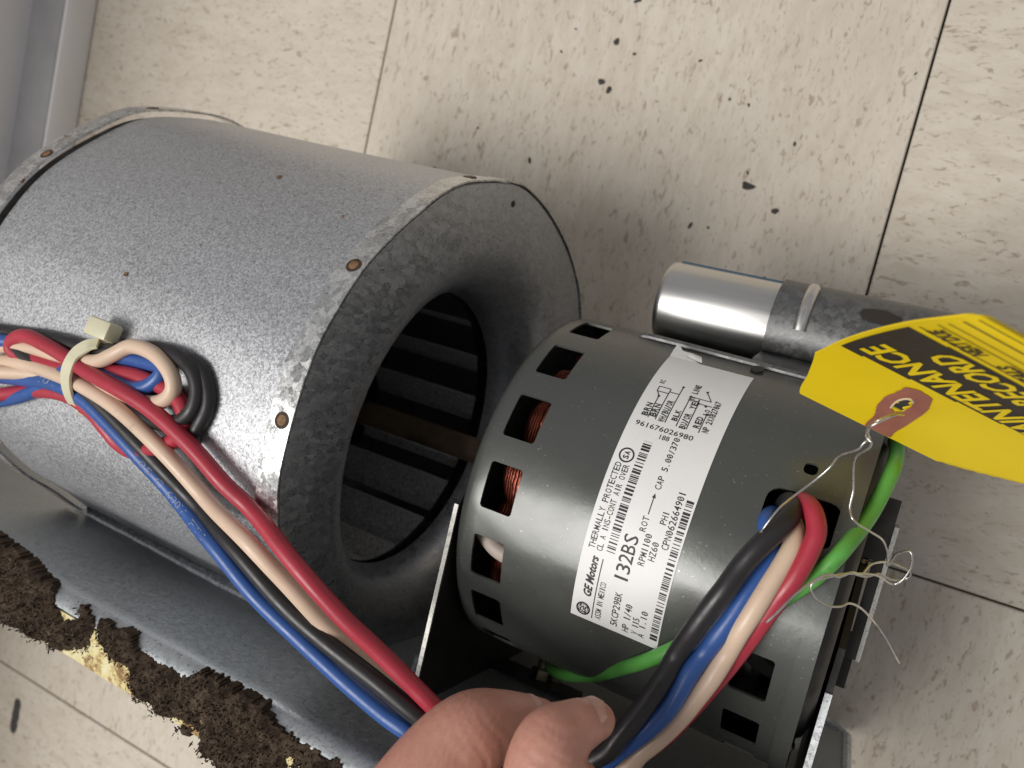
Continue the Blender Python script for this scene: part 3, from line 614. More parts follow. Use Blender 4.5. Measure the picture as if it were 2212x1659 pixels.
for P in A_['FOAM']:
    x0, x1 = min(p[0] for p in P), max(p[0] for p in P); y0, y1 = min(p[1] for p in P), max(p[1] for p in P)
    st = .75; nx_ = int((x1-x0+4)/st); ny_ = int((y1-y0+4)/st); ins = {}
    for i in range(nx_):
        for j in range(ny_):
            x, y = x0-2+i*st, y0-2+j*st
            ex_ = 1.8*noise.noise(Vector((x*.22, y*.22, 4)))+.9*noise.noise(Vector((x*.8, y*.8, 6))); ey_ = 1.8*noise.noise(Vector((x*.22, y*.22, 9)))+.9*noise.noise(Vector((x*.8, y*.8, 7)))
            if pip(x+ex_, y+ey_, P): ins[(i, j)] = (x, y)
    vs = []; fs = []; vid_ = {}
    def fv(i, j, lay):
        k = (i, j, lay)
        if k not in vid_:
            x, y = x0-2+i*st, y0-2+j*st; vid_[k] = len(vs); jt = .3*noise.noise(Vector((x*2, y*2, 8)))
            vs.append(Vector((x+jt, y-jt, (lambda fr_: 226.6+rise(x)+(foam_h(x, y)-226.6-rise(x))*fr_)(min(1, (sum(1 for di in range(-3, 3) for dj in range(-3, 3) if (i+di, j+dj) in ins)/36)**.8)) if lay else 225.2+rise(x)+.8*noise.noise(Vector((x*.4, y*.4, 11))))))
        return vid_[k]
    for (i, j) in ins:
        fs.append((fv(i, j, 1), fv(i+1, j, 1), fv(i+1, j+1, 1), fv(i, j+1, 1)))
        for (di, dj, a0, a1) in ((-1, 0, (0, 1), (0, 0)), (1, 0, (1, 0), (1, 1)), (0, -1, (0, 0), (1, 0)), (0, 1, (1, 1), (0, 1))):
            if (i+di, j+dj) not in ins: fs.append((fv(i+a0[0], j+a0[1], 0), fv(i+a1[0], j+a1[1], 0), fv(i+a1[0], j+a1[1], 1), fv(i+a0[0], j+a0[1], 1)))
    keys = list(ins)
    for q in range(int(len(keys)*.9)):      # lint and crumbs
        i, j = keys[rnd.randrange(len(keys))]; x, y = ins[(i, j)]; edge = any((i+d, j+e) not in ins for d in (-1, 1) for e in (-1, 1))
        c = Vector((x+rnd.uniform(-1, 1)*(1.6 if edge else .5), y+rnd.uniform(-1, 1)*(1.6 if edge else .5), foam_h(x, y)+rnd.uniform(-.3, .5)-(rnd.uniform(0, 2) if edge else 0)))
        s = rnd.uniform(.12, .5); R_ = Euler((rnd.uniform(0, 6), rnd.uniform(0, 6), rnd.uniform(0, 6))).to_matrix(); b0 = len(vs); el = rnd.choice((1, 1, 2.5, 4))
        for o_ in OCT: vs.append(c+R_ @ (Vector((o_[0]*el*.7, o_[1]*.8, o_[2]*.8))*s))
        fs += [tuple(b0+i_ for i_ in f) for f in OCF]
    o = obj('foam_gasket', vs, fs, MT['foam'], plate); tag(o, 'crumbling dark brown foam gasket clinging to the plate lip', kind='stuff')
for k in range(70):   # dirt specks on the plate
    x, z = rnd.uniform(-300, 0), rnd.uniform(150, 218)
    if k < 46: x = rnd.uniform(-290, -90)
    o = obj('dirt_speck', *disc(PT(x, z)+PN*.35, PN, rnd.uniform(.25, .8), .25, 6), MT['flake'], plate)

# ---- motor
RM = 63.5
WIN = []
for c in (-95.2, -72.6, -50, -27.5, -5.7, 16.5, 37, 59):
    WIN.append((-1.3, 10.1, c-6.9, c+6.9, 1.1))
for c in (18.3, 40, 62): WIN.append((85.3, 96.0, c-6.6, c+6.5, 1.0))
WIN.append((81.2, 101.5, -30.5, -18.5, 4.0)); WIN.append((88.1, 91.9, -39.6, -36.2, 1.4))
S_ = sorted(set([-5.0]+[x for w_ in WIN for x in w_[:2]]+[20, 35, 50, 65, 78, 104.5]))
F_ = set(x for w_ in WIN for x in w_[2:4]); F_ |= set(range(-180, 181, 4)); F_ = sorted(F_)
F2 = [F_[0]]
winedge = set(x for w_ in WIN for x in w_[2:4])
for x in F_[1:]:
    if x-F2[-1] < .9:
        if x in winedge and F2[-1] not in winedge: F2[-1] = x
        elif x in winedge: F2.append(x)
        continue
    F2.append(x)
F2[-1] = 180
vid = {}; vs = []; fs = []
def vtx(s, p, R=RM):
    p = -180 if abs(p-180) < 1e-6 else p
    k = (round(s, 4), round(p, 4), round(R, 3))
    if k not in vid: vid[k] = len(vs); vs.append(cylp(s, p, R))
    return vid[k]
for i in range(len(S_)-1):
    for j in range(len(F2)-1):
        s0, s1, p0, p1 = S_[i], S_[i+1], F2[j], F2[j+1]; sm, pm = (s0+s1)/2, (p0+p1)/2
        if any(w_[0] < sm < w_[1] and w_[2] < pm < w_[3] for w_ in WIN): continue
        fs.append((vtx(s0, p0), vtx(s0, p1), vtx(s1, p1), vtx(s1, p0)))
prev = [(-5.0, RM), (-7.0, RM-.6), (-8.3, RM-2.0), (-8.7, RM-4.0), (-8.9, RM-8), (-8.9, 12)]
for (sa, ra), (sb, rb) in zip(prev, prev[1:]):
    for j in range(len(F2)-1): fs.append((vtx(sb, F2[j], rb), vtx(sb, F2[j+1], rb), vtx(sa, F2[j+1], ra), vtx(sa, F2[j], ra)))
for (s0, s1, p0, p1, rc) in WIN:      # rounded window corners
    rp_ = math.degrees(rc/RM)
    for cs, cp, ds, dp in ((s0, p0, 1, 1), (s0, p1, 1, -1), (s1, p0, -1, 1), (s1, p1, -1, -1)):
        fan = [vtx(cs, cp)]
        for k in range(5):
            a = math.radians(22.5*k); fan.append(vtx(cs+ds*rc*(1-math.sin(a)), cp+dp*rp_*(1-math.cos(a))))
        q = tuple(fan) if ds*dp < 0 else tuple(fan[::-1])
        fs.append(q)
motor = obj('motor', vs, fs, MT['motor'], unit, smooth=True, sharp=0)
m = motor.modifiers.new('s', 'SOLIDIFY'); m.thickness = .8*U; m.offset = -1; bake(motor, 38)
tag(motor, 'dark green-grey cylindrical motor with square vent slots and white nameplate')
obj('stator', *lathe([(13, 10), (13, 58), (80, 58), (80, 10)], 48), MT['dark'], motor, smooth=True)
def winding(s, name, mt_):
    parts = []
    for k in range(16):
        a0 = 360*k/16; 
        pts = [cylp(s+rnd.uniform(-1, 1)-4, a0, 44+rnd.uniform(-2, 2)), cylp(s-6+rnd.uniform(-1, 1), a0+9, 49+rnd.uniform(-2, 2)), cylp(s-5, a0+18, 50+rnd.uniform(-2, 2)), cylp(s+rnd.uniform(-1, 2), a0+28, 46)]
        parts.append(tube_data(pts, 4.6, 10, 4))
    obj(name, *merge(parts), mt_, motor, smooth=True)
winding(9, 'winding', MT['copper']); winding(94, 'winding', MT['dark'])
obj('lead_sleeve', *tube_data([cylp(-3, 12, 55), cylp(4, 16, 56.5), cylp(12, 18, 56)], 3.0, 12, 5), MT['sleeve'], motor, smooth=True)
obj('end_cap', *lathe([(104.0, 61.5), (104.4, 54), (107.0, 52), (108.6, 48), (108.6, .5)], 72), MT['black_paint'], motor, smooth=True)
obj('end_ring', *lathe([(100.6, 63.55), (100.6, 64.4), (105.4, 64.4), (105.4, 61.0)], 96), MT['motor'], motor, smooth=True)
obj('seam_bead', *tube_data([cylp(21, -79, RM-.3), cylp(24, -79, RM+.6), cylp(50, -78, RM+.7), cylp(79, -77.5, RM+.5)], 1.3, 10, 4), MT['galv_strap'], motor, smooth=True)

# nameplate
def lab(a, s, lift=0.0): return cylp(s, -math.degrees(a/63.6), RM+.16+lift)
a_lo, s_lo, s_hi = -24.8, 35.5, 63.8
cols = 24; vs = []; fs = []
rows = [a_lo+(74.2-a_lo)*i/60 for i in range(61)]
for i, a in enumerate(rows):
    for j in range(cols+1): vs.append(lab(a, s_lo+(s_hi-s_lo)*j/cols+(.4*(i/60)), .02))
for i in range(60):
    for j in range(cols): fs.append((i*(cols+1)+j, i*(cols+1)+j+1, (i+1)*(cols+1)+j+1, (i+1)*(cols+1)+j))
# torn and lifted upper left corner
tear = [(74.2, 35.9), (78.2, 35.6), (81.6, 35.6), (81.0, 37.2), (79.2, 38.4), (78.9, 40.0), (77.6, 41.6), (76.4, 41.0), (75.6, 43.2), (74.2, 46.5)]
b0 = len(vs)
for q, (a, s) in enumerate(tear): vs.append(lab(a, s, .05+max(0, a-75)*.25))
fs.append(tuple(b0+i for i in range(len(tear))))
np_ = obj('nameplate', vs, fs, MT['label'], motor, smooth=True, sharp=0)
tag(np_, 'white paper nameplate with black print and barcodes, torn at the top')
# curled torn flap
vs = []; fs = []
for i in range(7):
    for j in range(5):
        a = 76.5+i*.85-.25*j; s = 39.0+j*1.9-.3*i; vs.append(lab(a, s, -.05+1.1*math.sin(i*.5)*math.sin(.6+j*.5)))
for i in range(6):
    for j in range(4): fs.append((i*5+j, i*5+j+1, (i+1)*5+j+1, (i+1)*5+j))
obj('torn_flap', vs, fs, MT['label'], motor, smooth=True)
PV = []; PF = []
def put(v2, f2, fn):
    b = len(PV); PV.extend(fn(x, y) for x, y in v2); PF.extend(tuple(b+i for i in f) for f in f2)
def ltext(s, a0, a1, sb, h, bold=0.006, shear=0.0):
    """text from arc a0 to a1 on base line sb, letters h tall"""
    if not shear:            # dot-matrix lettering: even pitch, slashed zeros
        cw = (a1-a0)/len(s)
        for q, ch in enumerate(s):
            if ch == ' ': continue
            v, f = text2d(ch, bold); x0, x1 = v[:, 0].min(), v[:, 0].max(); k_ = min(h/.69*1.15, .86*cw/max(.05, x1-x0)); cx_ = a0+cw*(q+.5)
            put([(cx_+(x-(x0+x1)/2)*k_, sb-y/.69*h) for x, y in v], f, lambda x, y: lab(x, y, .09))
            if ch == '0': lline(cx_-.22*cw, sb-.25*h, cx_+.22*cw, sb-.75*h, .16)
        return
    v, f = text2d(s, bold, shear)
    if not len(v): return
    x0, x1 = v[:, 0].min(), v[:, 0].max(); y1 = 0.69
    put([(a0+(x-x0)/(x1-x0)*(a1-a0), sb-y/y1*h) for x, y in v], f, lambda x, y: lab(x, y, .09))
def lbox(a0, a1, s0, s1): put([(a0, s0), (a1, s0), (a1, s1), (a0, s1)], [(0, 1, 2, 3)], lambda x, y: lab(x, y, .09))
def lline(a0, s0, a1, s1, wd=.28):
    kk = int(math.hypot(a1-a0, s1-s0)/1.2)
    if kk > 1:
        for q in range(kk): lline(a0+(a1-a0)*q/kk, s0+(s1-s0)*q/kk, a0+(a1-a0)*(q+1)/kk, s0+(s1-s0)*(q+1)/kk, wd)
        return
    dx, dy = a1-a0, s1-s0; l = math.hypot(dx, dy); nx_, ny_ = -dy/l*wd/2, dx/l*wd/2
    put([(a0-nx_, s0-ny_), (a1-nx_, s1-ny_), (a1+nx_, s1+ny_), (a0+nx_, s0+ny_)], [(0, 1, 2, 3)], lambda x, y: lab(x, y, .09))
def lring(a, s, r0, r1, seg=28):
    v = [(a+math.cos(2*math.pi*k/seg)*r, s+math.sin(2*math.pi*k/seg)*r) for r in (r0, r1) for k in range(seg)]
    put(v, [(k, (k+1) % seg, seg+(k+1) % seg, seg+k) for k in range(seg)], lambda x, y: lab(x, y, .09))
lring(-21.1, 39.4, 1.75, 2.3); lring(-21.1, 39.4, 1.35, 1.55); ltext("GE", -22.3, -19.9, 40.3, 1.9, .03, .3)
for k in range(4):
    an = math.pi/4+k*math.pi/2; lline(-21.1+1.5*math.cos(an), 39.4+1.5*math.sin(an), -21.1+2.1*math.cos(an+.5), 39.4+2.1*math.sin(an+.5), .35)
ltext("GE Motors", -16.2, -2.8, 41.2, 2.5, .035, .3)
lline(-23.4, 42.5, -2.9, 42.6, .3); ltext("ASSM IN MEXICO", -22.8, -9.8, 45.3, 1.9)
ltext("5KCP29BK", -22.8, -10.9, 50.7, 2.2); ltext("132BS", -7.9, 7.2, 51.3, 4.3, .004)
ltext("HP 1/40", -23.2, -13.4, 54.4, 2.1); ltext("V 115", -22.7, -16.8, 57.2, 2.0); ltext("A 1.10", -23.0, -13.6, 59.3, 2.0)
ltext("THERMALLY PROTECTED", -1.0, 26.2, 39.2, 2.0); ltext("CL A INS-CONT AIR OVER", -1.0, 26.1, 41.7, 1.9)
lring(28.9, 39.6, 1.9, 2.4); ltext("SA", 27.6, 30.3, 40.4, 1.7, .03)
ltext("RPM1100", -.7, 9.0, 54.8, 2.0); ltext("ROT", 8.9, 13.6, 52.5, 1.9)
lline(14.2, 51.8, 19.4, 51.8, .3); put([(19.2, 51.2), (20.6, 51.8), (19.2, 52.4)], [(0, 1, 2)], lambda x, y: lab(x, y, .09))
ltext("CAP 5.00/370", 21.8, 39.0, 52.9, 1.9); ltext("HZ60", 1.6, 7.4, 57.4, 2.0); ltext("PH1", 12.7, 16.8, 57.6, 1.9); ltext("CPN062664901", 6.0, 23.7, 60.3, 2.1)
rb = random.Random(3)
def barcode(a0, a1, s0, s1, unit_):
    a = a0
    while a < a1:
        wd = unit_*rb.choice((1, 1, 1, 2, 2, 3)); lbox(a, min(a+wd, a1), s0, s1); a += wd+unit_*rb.choice((1, 1, 1, 2, 3))
barcode(-.2, 34.9, 42.9, 45.6, .24); barcode(-22, 21.7, 61.1, 63.3, .27)
# number line printed across the label and the wiring sketch
def ltext_x(s, s0, s1, a, h):
    v, f = text2d(s, .008); x0, x1 = v[:, 0].min(), v[:, 0].max()
    put([(a+y/.69*h, s0+(x-x0)/(x1-x0)*(s1-s0)) for x, y in v], f, lambda x, y: lab(x, y, .09))
ltext_x("961676026980", 38.0, 56.3, 39.4, 1.7); ltext_x("188", 46.8, 49.8, 36.9, 1.6)
for a0, a1, s in ((43, 52, 40.8), (43, 55, 43.2), (42.8, 58.4, 46.4), (42.7, 55.4, 50.0), (42.7, 53.4, 53.2), (42.7, 50, 57.0)): lline(a0, s, a1, s, .3)
ltext("BRN", 43.2, 48.6, 40.4, 1.9, .03); ltext("BRN", 43.6, 49, 42.9, 1.9, .03); ltext("WH/BU/OR", 42.6, 51.6, 46.0, 1.9, .03); ltext("BLK", 44.3, 48.8, 49.5, 1.7, .03)
ltext("BU/OR", 42.4, 48.6, 52.8, 1.9, .03); ltext("RED", 44.0, 48.6, 56.6, 1.9, .03); ltext("YEL", 50.4, 55.2, 53.0, 1.8, .03); ltext("HI LINE", 53.6, 61.5, 51.4, 1.8, .03); ltext("LO", 49.5, 52, 57.4, 1.5, .03); ltext("IC", 57.5, 59.5, 40.2, 1.5, .03)
ltext("NP 2XX327067", 43.3, 56.4, 59.6, 1.9, .02)
lline(52, 40.8, 54, 39.6, .3); lline(54, 39.4, 54, 43.2, .3); lline(56.2, 39.4, 56.2, 43.2, .3); lline(54, 39.4, 56.2, 39.4, .3); lline(54, 43.2, 56.2, 43.2, .3); lline(54.9, 43.2, 54.9, 46.2, .3)
lline(55.4, 50, 55.4, 56.5, .28); lline(53.4, 53.2, 53.4, 57.4, .28); lline(50, 57, 50, 59.2, .28); lline(55.4, 56.5, 59, 54, .28)
for a, s in ((58.6, 46.4), (55.4, 50.0), (53.4, 53.2), (50, 57), (59.2, 54), (52, 40.8), (53, 55.6)):
    put([(a+.45*math.cos(k*.9), s+.45*math.sin(k*.9)) for k in range(7)], [tuple(range(7))], lambda x, y: lab(x, y, .10))
obj('nameplate_print', PV, PF, MT['ink'], motor)

# ---- brackets that carry the motor
def bracket(x, poly, th, name, edge_z):
    n = len(poly); vs = [Vector((x-th/2, y, z)) for y, z in poly]+[Vector((x+th/2, y, z)) for y, z in poly]
    fs = [tuple(range(n)), tuple(range(2*n-1, n-1, -1))]+[(i, n+i, n+(i+1) % n, (i+1) % n) for i in range(n)]
    return obj(name, vs, fs, MT['black_paint'], unit)
br1 = bracket(-112.6, [(-38, 70), (-38, 165), (-73, 188), (-146.5, 188), (-150.5, 150), (-157, 110), (-162, 70)], 1.4, 'motor_bracket', 188)
tag(br1, 'dark motor bracket with a bright bare top edge beside the inlet')
obj('bare_edge', *boxw((-112.6, -109.7, 188.35), 1.5, 73.6, .9), MT['bare_edge'], br1)
br2 = bracket(9.6, [(-50, 60), (-50, 140), (-80, 168), (-149, 168), (-154, 130), (-162, 60)], 2.0, 'motor_bracket', 168)
tag(br2, 'dark motor bracket with a pale top edge at the right end of the motor')
obj('bare_edge', *boxw((9.6, -121.5, 168.35), 2.1, 55, .9), MT['edge_zinc'], br2)
# slotted ear on the right bracket
def fr(x0, x1, y0, y1, z0, z1): return boxw(((x0+x1)/2, (y0+y1)/2, (z0+z1)/2), x1-x0, y1-y0, z1-z0)
ear = obj('slotted_ear', *merge([fr(5.8, 8.2, -88, -36, 147.6, 149.4), fr(11.6, 14.6, -88, -36, 147.6, 149.4), fr(8.2, 11.6, -56, -36, 147.6, 149.4), fr(8.2, 11.6, -88, -80, 147.6, 149.4)]), MT['black_paint'], br2)
obj('ear_edge', *fr(14.7, 16.0, -88, -44, 144, 149.9), MT['bare_edge'], br2)
obj('slot_stud', *tube_data([(9.2, -57, 146.4), (9.6, -68, 146.6), (10.0, -79, 146.4)], 1.3, 10, 3), MT['brass'], br2, smooth=True)
obj('ear_block', *fr(6.4, 14.0, -98, -89, 136, 149), MT['black_paint'], br2)
def hexnut(c, ax, r, h, name, mt, par):
    ax = Vector(ax).normalized(); a = ax.orthogonal().normalized(); b = ax.cross(a); c = Vector(c)
    vs = []; 
    for z, k_ in ((0, 1), (h*.85, 1), (h, .86)):
        for k in range(6): an = math.pi/3*k+.3; vs.append(c+a*math.cos(an)*r*k_+b*math.sin(an)*r*k_+ax*z)
    fs = [tuple(range(5, -1, -1)), tuple(range(12, 18))]+[(q*6+k, q*6+(k+1) % 6, (q+1)*6+(k+1) % 6, (q+1)*6+k) for q in range(2) for k in range(6)]
    return obj(name, vs, fs, mt, par)
hexnut((5.2, -119, 100), (1, .1, .25), 5.0, 5.5, 'brass_standoff', MT['brass'], br2)
hexnut((2.2, -121, 150), (0, 0, 1), 3.0, 4, 'screw', MT['zinc_bolt'], br2)
# foot with bolt on the plate, below the motor
foot = obj('bracket_foot', *boxw(PT(-94, 118)+PN*2.2, 38, 3.0, 12, None, PN, PZ), MT['black_paint'], br1)
hexnut(PT(-93, 117)+PN*3.7, PN, 4.2, 4.5, 'nut', MT['zinc_bolt'], br1)
obj('stud', *tube_data([PT(-93, 117)+PN*8, PT(-93, 117)+PN*14], 2.2, 10, 2), MT['zinc_bolt'], br1, smooth=True)
hexnut(PT(-88, 112)+PN*3.7, PN, 3.4, 3.2, 'nut', MT['zinc_bolt'], br1)
obj('bolt_tip', *tube_data([PT(-128, 160)+PN*1, PT(-128, 160)+PN*7], 1.7, 10, 2), MT['edge_zinc'], br1, smooth=True)
for yy, zz in ((-100, 150), (-92, 170)): hexnut((-112, yy, zz), (1, 0, 0), 3.0, 2.5, 'bolt_head', MT['zinc_bolt'], br1)

# ---- capacitor in its strap, beside the motor
CY, CZ, CR = 77.5, -23.0, 16.0      # in the axis frame
def stad(r, drop=19.0, seg=20):
    pts = [(CY+r*math.cos(math.pi*k/seg), CZ+r*math.sin(math.pi*k/seg)) for k in range(seg+1)]
    return pts+[(CY-r*math.cos(math.pi*k/seg), CZ-drop-r*math.sin(math.pi*k/seg)) for k in range(seg+1)]
def stad_shell(rings, closed=True):
    vs = []; fs = []; n = 42
    for s, r in rings: vs += [L(s, y, z) for y, z in stad(r)]
    for j in range(len(rings)-1):
        for k in range(n): fs.append((j*n+k, j*n+(k+1) % n, (j+1)*n+(k+1) % n, (j+1)*n+k))
    fs.append(tuple(range(n))); fs.append(tuple((len(rings)-1)*n+k for k in range(n-1, -1, -1))); return vs, fs
capa = obj('capacitor', *stad_shell([(15.4, CR-2.4), (15.6, CR-1.3), (16.4, CR-.4), (18, CR), (118, CR), (119, CR-1)]), MT['can'], unit, smooth=True, sharp=50)
tag(capa, 'shiny brushed metal motor capacitor can behind the motor')
obj('seam_line', *tube_data([L(19, CY+CR*math.cos(.2), CZ+CR*math.sin(.2)), L(62, CY+CR*math.cos(.2), CZ+CR*math.sin(.2))], .6, 8, 3), MT['blueline'], capa, smooth=True)
st_p = [(CY-CR-.6, CZ-16), (CY-CR-.6, CZ)]+[(CY-(CR+.9)*math.cos(math.pi*k/24), CZ+(CR+.9)*math.sin(math.pi*k/24)) for k in range(25)]+[(CY+CR+.9, CZ-19)]
# the motor-side leg flares out into a flat screw tab that rides on the motor
tabp = [(58.6, 33.0), (61.0, 27.5), (61.3, 20), (60.9, 10), (61.2, 2)]
def strap_sheet(poly, s0, s1, ns, name, skew=0.0):
    vs = []; fs = []; n = len(poly)
    for j in range(ns+1):
        for i, (y, z) in enumerate(poly): vs.append(L(s0+(s1-s0)*j/ns+skew*(i/(n-1)), y, z))
    for j in range(ns):
        for i in range(n-1): fs.append((j*n+i, j*n+i+1, (j+1)*n+i+1, (j+1)*n+i))
    o = obj(name, vs, fs, MT['galv_strap'], capa, smooth=True, sharp=0)
    m = o.modifiers.new('s', 'SOLIDIFY'); m.thickness = 1.0*U; m.offset = 0; return bake(o, 40)
arcp = [(CY+(CR+1.0)*math.cos(math.pi*k/28), CZ+(CR+1.0)*math.sin(math.pi*k/28)) for k in range(0, 21)]
lead = [(64.6, 1.5), (62.6, 6.5), (60.4, 13.5), (58.9, 20), (56.6, 25.6)]
poly = [(CY+CR+1.0, CZ-20)]+arcp+lead
strap_o = strap_sheet([tuple(p)[:2] for p in [(q.x, q.y) for q in catmull([(y, z, 0) for y, z in poly], 3)]], 58.5, 122, 12, 'strap', 0.0)
tag(strap_o, 'dark galvanised strap with a pale embossed slot round the capacitor')
bead = [L(69.5, CY+(CR+1.3)*math.cos(a), CZ+(CR+1.3)*math.sin(a)) for a in [math.radians(x) for x in range(28, 92, 7)]]
obj('embossed_slot', *tube_data(bead, 2.3, 12, 3), MT['can'], capa, smooth=True)
c0 = L(93, CY+(CR+1.95)*math.cos(.95), CZ+(CR+1.95)*math.sin(.95)); n0 = (EY*math.cos(.95)+EZ*math.sin(.95))
bv_ = []; 
for k in range(22):
    an = 2*math.pi*k/22; q = 1+.28*noise.noise(Vector((math.cos(an)*2, math.sin(an)*2, 3))); bv_.append(c0+EX*math.cos(an)*6.6*q+n0.cross(EX)*math.sin(an)*2.9*q-n0*(.25*math.sin(an)**2))
obj('ink_blot', bv_+[c0+n0*.12], [(k, (k+1) % 22, 22) for k in range(22)], MT['tagink'], capa)
th_c = L(65.5, 58.4, 21.0); th_n = (EZ*.35-EY*-.93).normalized()
obj('tab_hole', *disc(L(63.4, 61.2, 18.6), (EY*.93+EZ*.37), 2.2, .5, 14), MT['dark'], capa)

# ================================================================== lead wires
WPATH = {}
def wire(key, name, mt, r, label, cat='wire', grp='motor lead wires', seg=14, sub=7):
    P = A_[key]; org = Vector(P[0])
    pp_ = catmull(P, sub); sd_ = len(key)*7.3
    pp_ = [p+Vector((noise.noise(p*.035+Vector((sd_, 0, 0))), noise.noise(p*.035+Vector((0, sd_, 0))), .4*noise.noise(p*.05+Vector((0, 0, sd_)))))*.7 for p in pp_]   # slight kinks
    WPATH[key] = pp_
    vs, fs = tube_data(pp_, r, seg, 1, smoothp=False); o = obj(name, vs, fs, mt, None, smooth=True, sharp=60, origin=org)
    return tag(o, label, cat, grp)
wire('RED', 'lead_wire', MT['red'], 2.62, 'red lead wire running from the motor through the fingers to the tie')
wire('TAN', 'lead_wire', MT['tan'], 2.65, 'long tan lead wire between the red and blue ones, held by the hand')
bw = wire('BLUE', 'lead_wire', MT['blue'], 2.75, 'long blue lead wire along the lower side of the bundle')
wire('BLACK', 'lead_wire', MT['black'], lambda t: 2.9 if t < .42 else 2.8, 'long black lead wire topmost at the motor opening')
wire('GREEN', 'lead_wire', MT['green'], 2.2, 'green ground wire looping round the motor end', sub=8)
wire('TANLOOP', 'lead_wire', MT['tan'], 2.5, 'tan wire loop sticking out beside the cable tie', grp='coiled wire ends')
wire('BLUELOOP', 'lead_wire', MT['blue'], 2.5, 'blue wire loop inside the tan loop on the blower shell', grp='coiled wire ends')
wire('BLACKLOOP', 'lead_wire', MT['black'], 2.6, 'inner black wire loop coiled round the tan loop', grp='coiled wire ends')
wire('BLACKLOOP2', 'lead_wire', MT['black'], 2.3, 'outer black wire loop lying flat on the blower shell', grp='coiled wire ends')
# print on the blue wire
path = WPATH['BLUE']
cum = [0]
for a_, b_ in zip(path, path[1:]): cum.append(cum[-1]+(b_-a_).length)
def along(d):
    for i in range(len(cum)-1):
        if cum[i+1] >= d: t = (d-cum[i])/(cum[i+1]-cum[i]); return path[i].lerp(path[i+1], t), (path[i+1]-path[i]).normalized()
    return path[-1], (path[-1]-path[-2]).normalized()
camp = Vector((0, 0, 420.33)); pv = []; pf = []
k0 = min(range(len(path)), key=lambda i: (path[i]-Vector((-203.6, -79.7, 236.7))).length)
def wire_text(s, d0, h, adv):
    v, f = text2d(s, .0)
    if not len(v): return
    x0, x1 = v[:, 0].min(), v[:, 0].max(); b = len(pv)
    for x, y in v:
        p, t = along(d0-(x-x0)/(x1-x0)*adv); up = Vector((-.1, .35, .9)); up = (up-t*up.dot(t)).normalized(); sd = t.cross(up)
        an = (y/.69-.5)*h/2.75; pv.append(p+(up*math.cos(an)+sd*math.sin(an))*2.81)
    pf.extend(tuple(b+i for i in q) for q in f)
wire_text("105 C", cum[k0]+2, 2.2, 13); wire_text("600V", cum[k0]-14, 2.4, 11); wire_text("FT1", cum[k0]-29, 2.2, 8); wire_text("101", cum[k0]+55, 2.2, 9)
tag(obj('wire_print', pv, pf, MT['ink_grey'], bw), None, kind='stuff')

# ================================================================== cable tie
tb = catmull(A_['TIEBAND'], 6); org = Vector(A_['TIEHEAD'][0])
wd = (Vector(A_['TIETAN'][0])-Vector(A_['TIETAN'][1])).normalized()
F = frames(tb); vs = []; fs = []; cen = sum(tb, Vector())/len(tb)
for p, (t, a, b) in zip(tb, F):
    side = (wd-t*wd.dot(t)).normalized(); out_ = t.cross(side)
    if out_.dot(p-cen) < 0: out_ = -out_
    for dx, dz in ((-2.3, -.5), (2.3, -.5), (2.5, 0), (2.3, .55), (-2.3, .55), (-2.5, 0)): vs.append(p+side*dx+out_*dz)
for i in range(len(tb)-1):
    for q in range(6): fs.append((i*6+q, i*6+(q+1) % 6, (i+1)*6+(q+1) % 6, (i+1)*6+q))
fs += [tuple(range(6)), tuple((len(tb)-1)*6+q for q in range(6))]
tie = empty('cable_tie', org); tag(tie, 'yellowed white nylon cable tie round the wire bundle on the blower', 'cable tie')
obj('strap_band', vs, fs, MT['nylon'], tie, smooth=True, sharp=50)
hx = (wd*.9+Vector((.1, 0, .0))).normalized(); hz = Vector((-.1, .25, .96)); hz = (hz-hx*hz.dot(hx)).normalized(); hy = hz.cross(hx)
o = obj('locking_head', *boxw(org+hz*1.2, 11, 6.4, 6.0, hx, hy, hz), MT['nylon'], tie); bevel(o, .9)

# ================================================================== maintenance tag
TL_ = [Vector(p) for p in A_['TAGL']]; TT = A_['TAGT']; TU = Vector(A_['TAGU'])
def tg(u, v, lift=0.0):
    v = min(max(v, 0), TT[-1]-1e-4); i = 0
    while i < len(TT)-2 and TT[i+1] < v: i += 1
    p0 = TL_[max(i-1, 0)]; p1 = TL_[i]; p2 = TL_[i+1]; p3 = TL_[min(i+2, len(TT)-1)]; x = (v-TT[i])/(TT[i+1]-TT[i])
    p = .5*((2*p1)+(p2-p0)*x+(2*p0-5*p1+4*p2-p3)*x*x+(3*p1-p0-3*p2+p3)*x**3)+TU*u
    dv = (p2-p1).normalized(); nn = TU.cross(dv).normalized()
    cr_ = (u-1.0)*16-v*.55
    if cr_ > 0: p = p-nn*TGN*min(9, cr_*1.6)   # bent right corner
    return p+nn*lift
TGN = 1 if (TU.cross(TL_[4]-TL_[3])).dot(camp-TL_[4]) > 0 else -1
def T_(u, v, lf_=0.0): return tg(u, v, lf_*TGN)
ttag = empty('maintenance_tag', TL_[0]); tag(ttag, 'yellow cardboard maintenance record tag with red-brown eyelet patch, lying upside down', 'tag')
um, nu, nv = 1.30, 56, 60; hole = A_['TAGHOLE']; hc = (sum(p[0] for p in hole)/len(hole), sum(p[1] for p in hole)/len(hole))
vs = []; fs = []; idx = {}
def intag(u, v):
    if v < 19.5 and u < .243*(1-v/19.5): return False
    return not pip(u, v, hole)
us = [um*i/nu for i in range(nu+1)]; vvs = [TT[-1]*j/nv for j in range(nv+1)]
def tv_(u, v):
    k = (round(u, 4), round(v, 3))
    if k not in idx: idx[k] = len(vs); vs.append(T_(u, v))
    return idx[k]
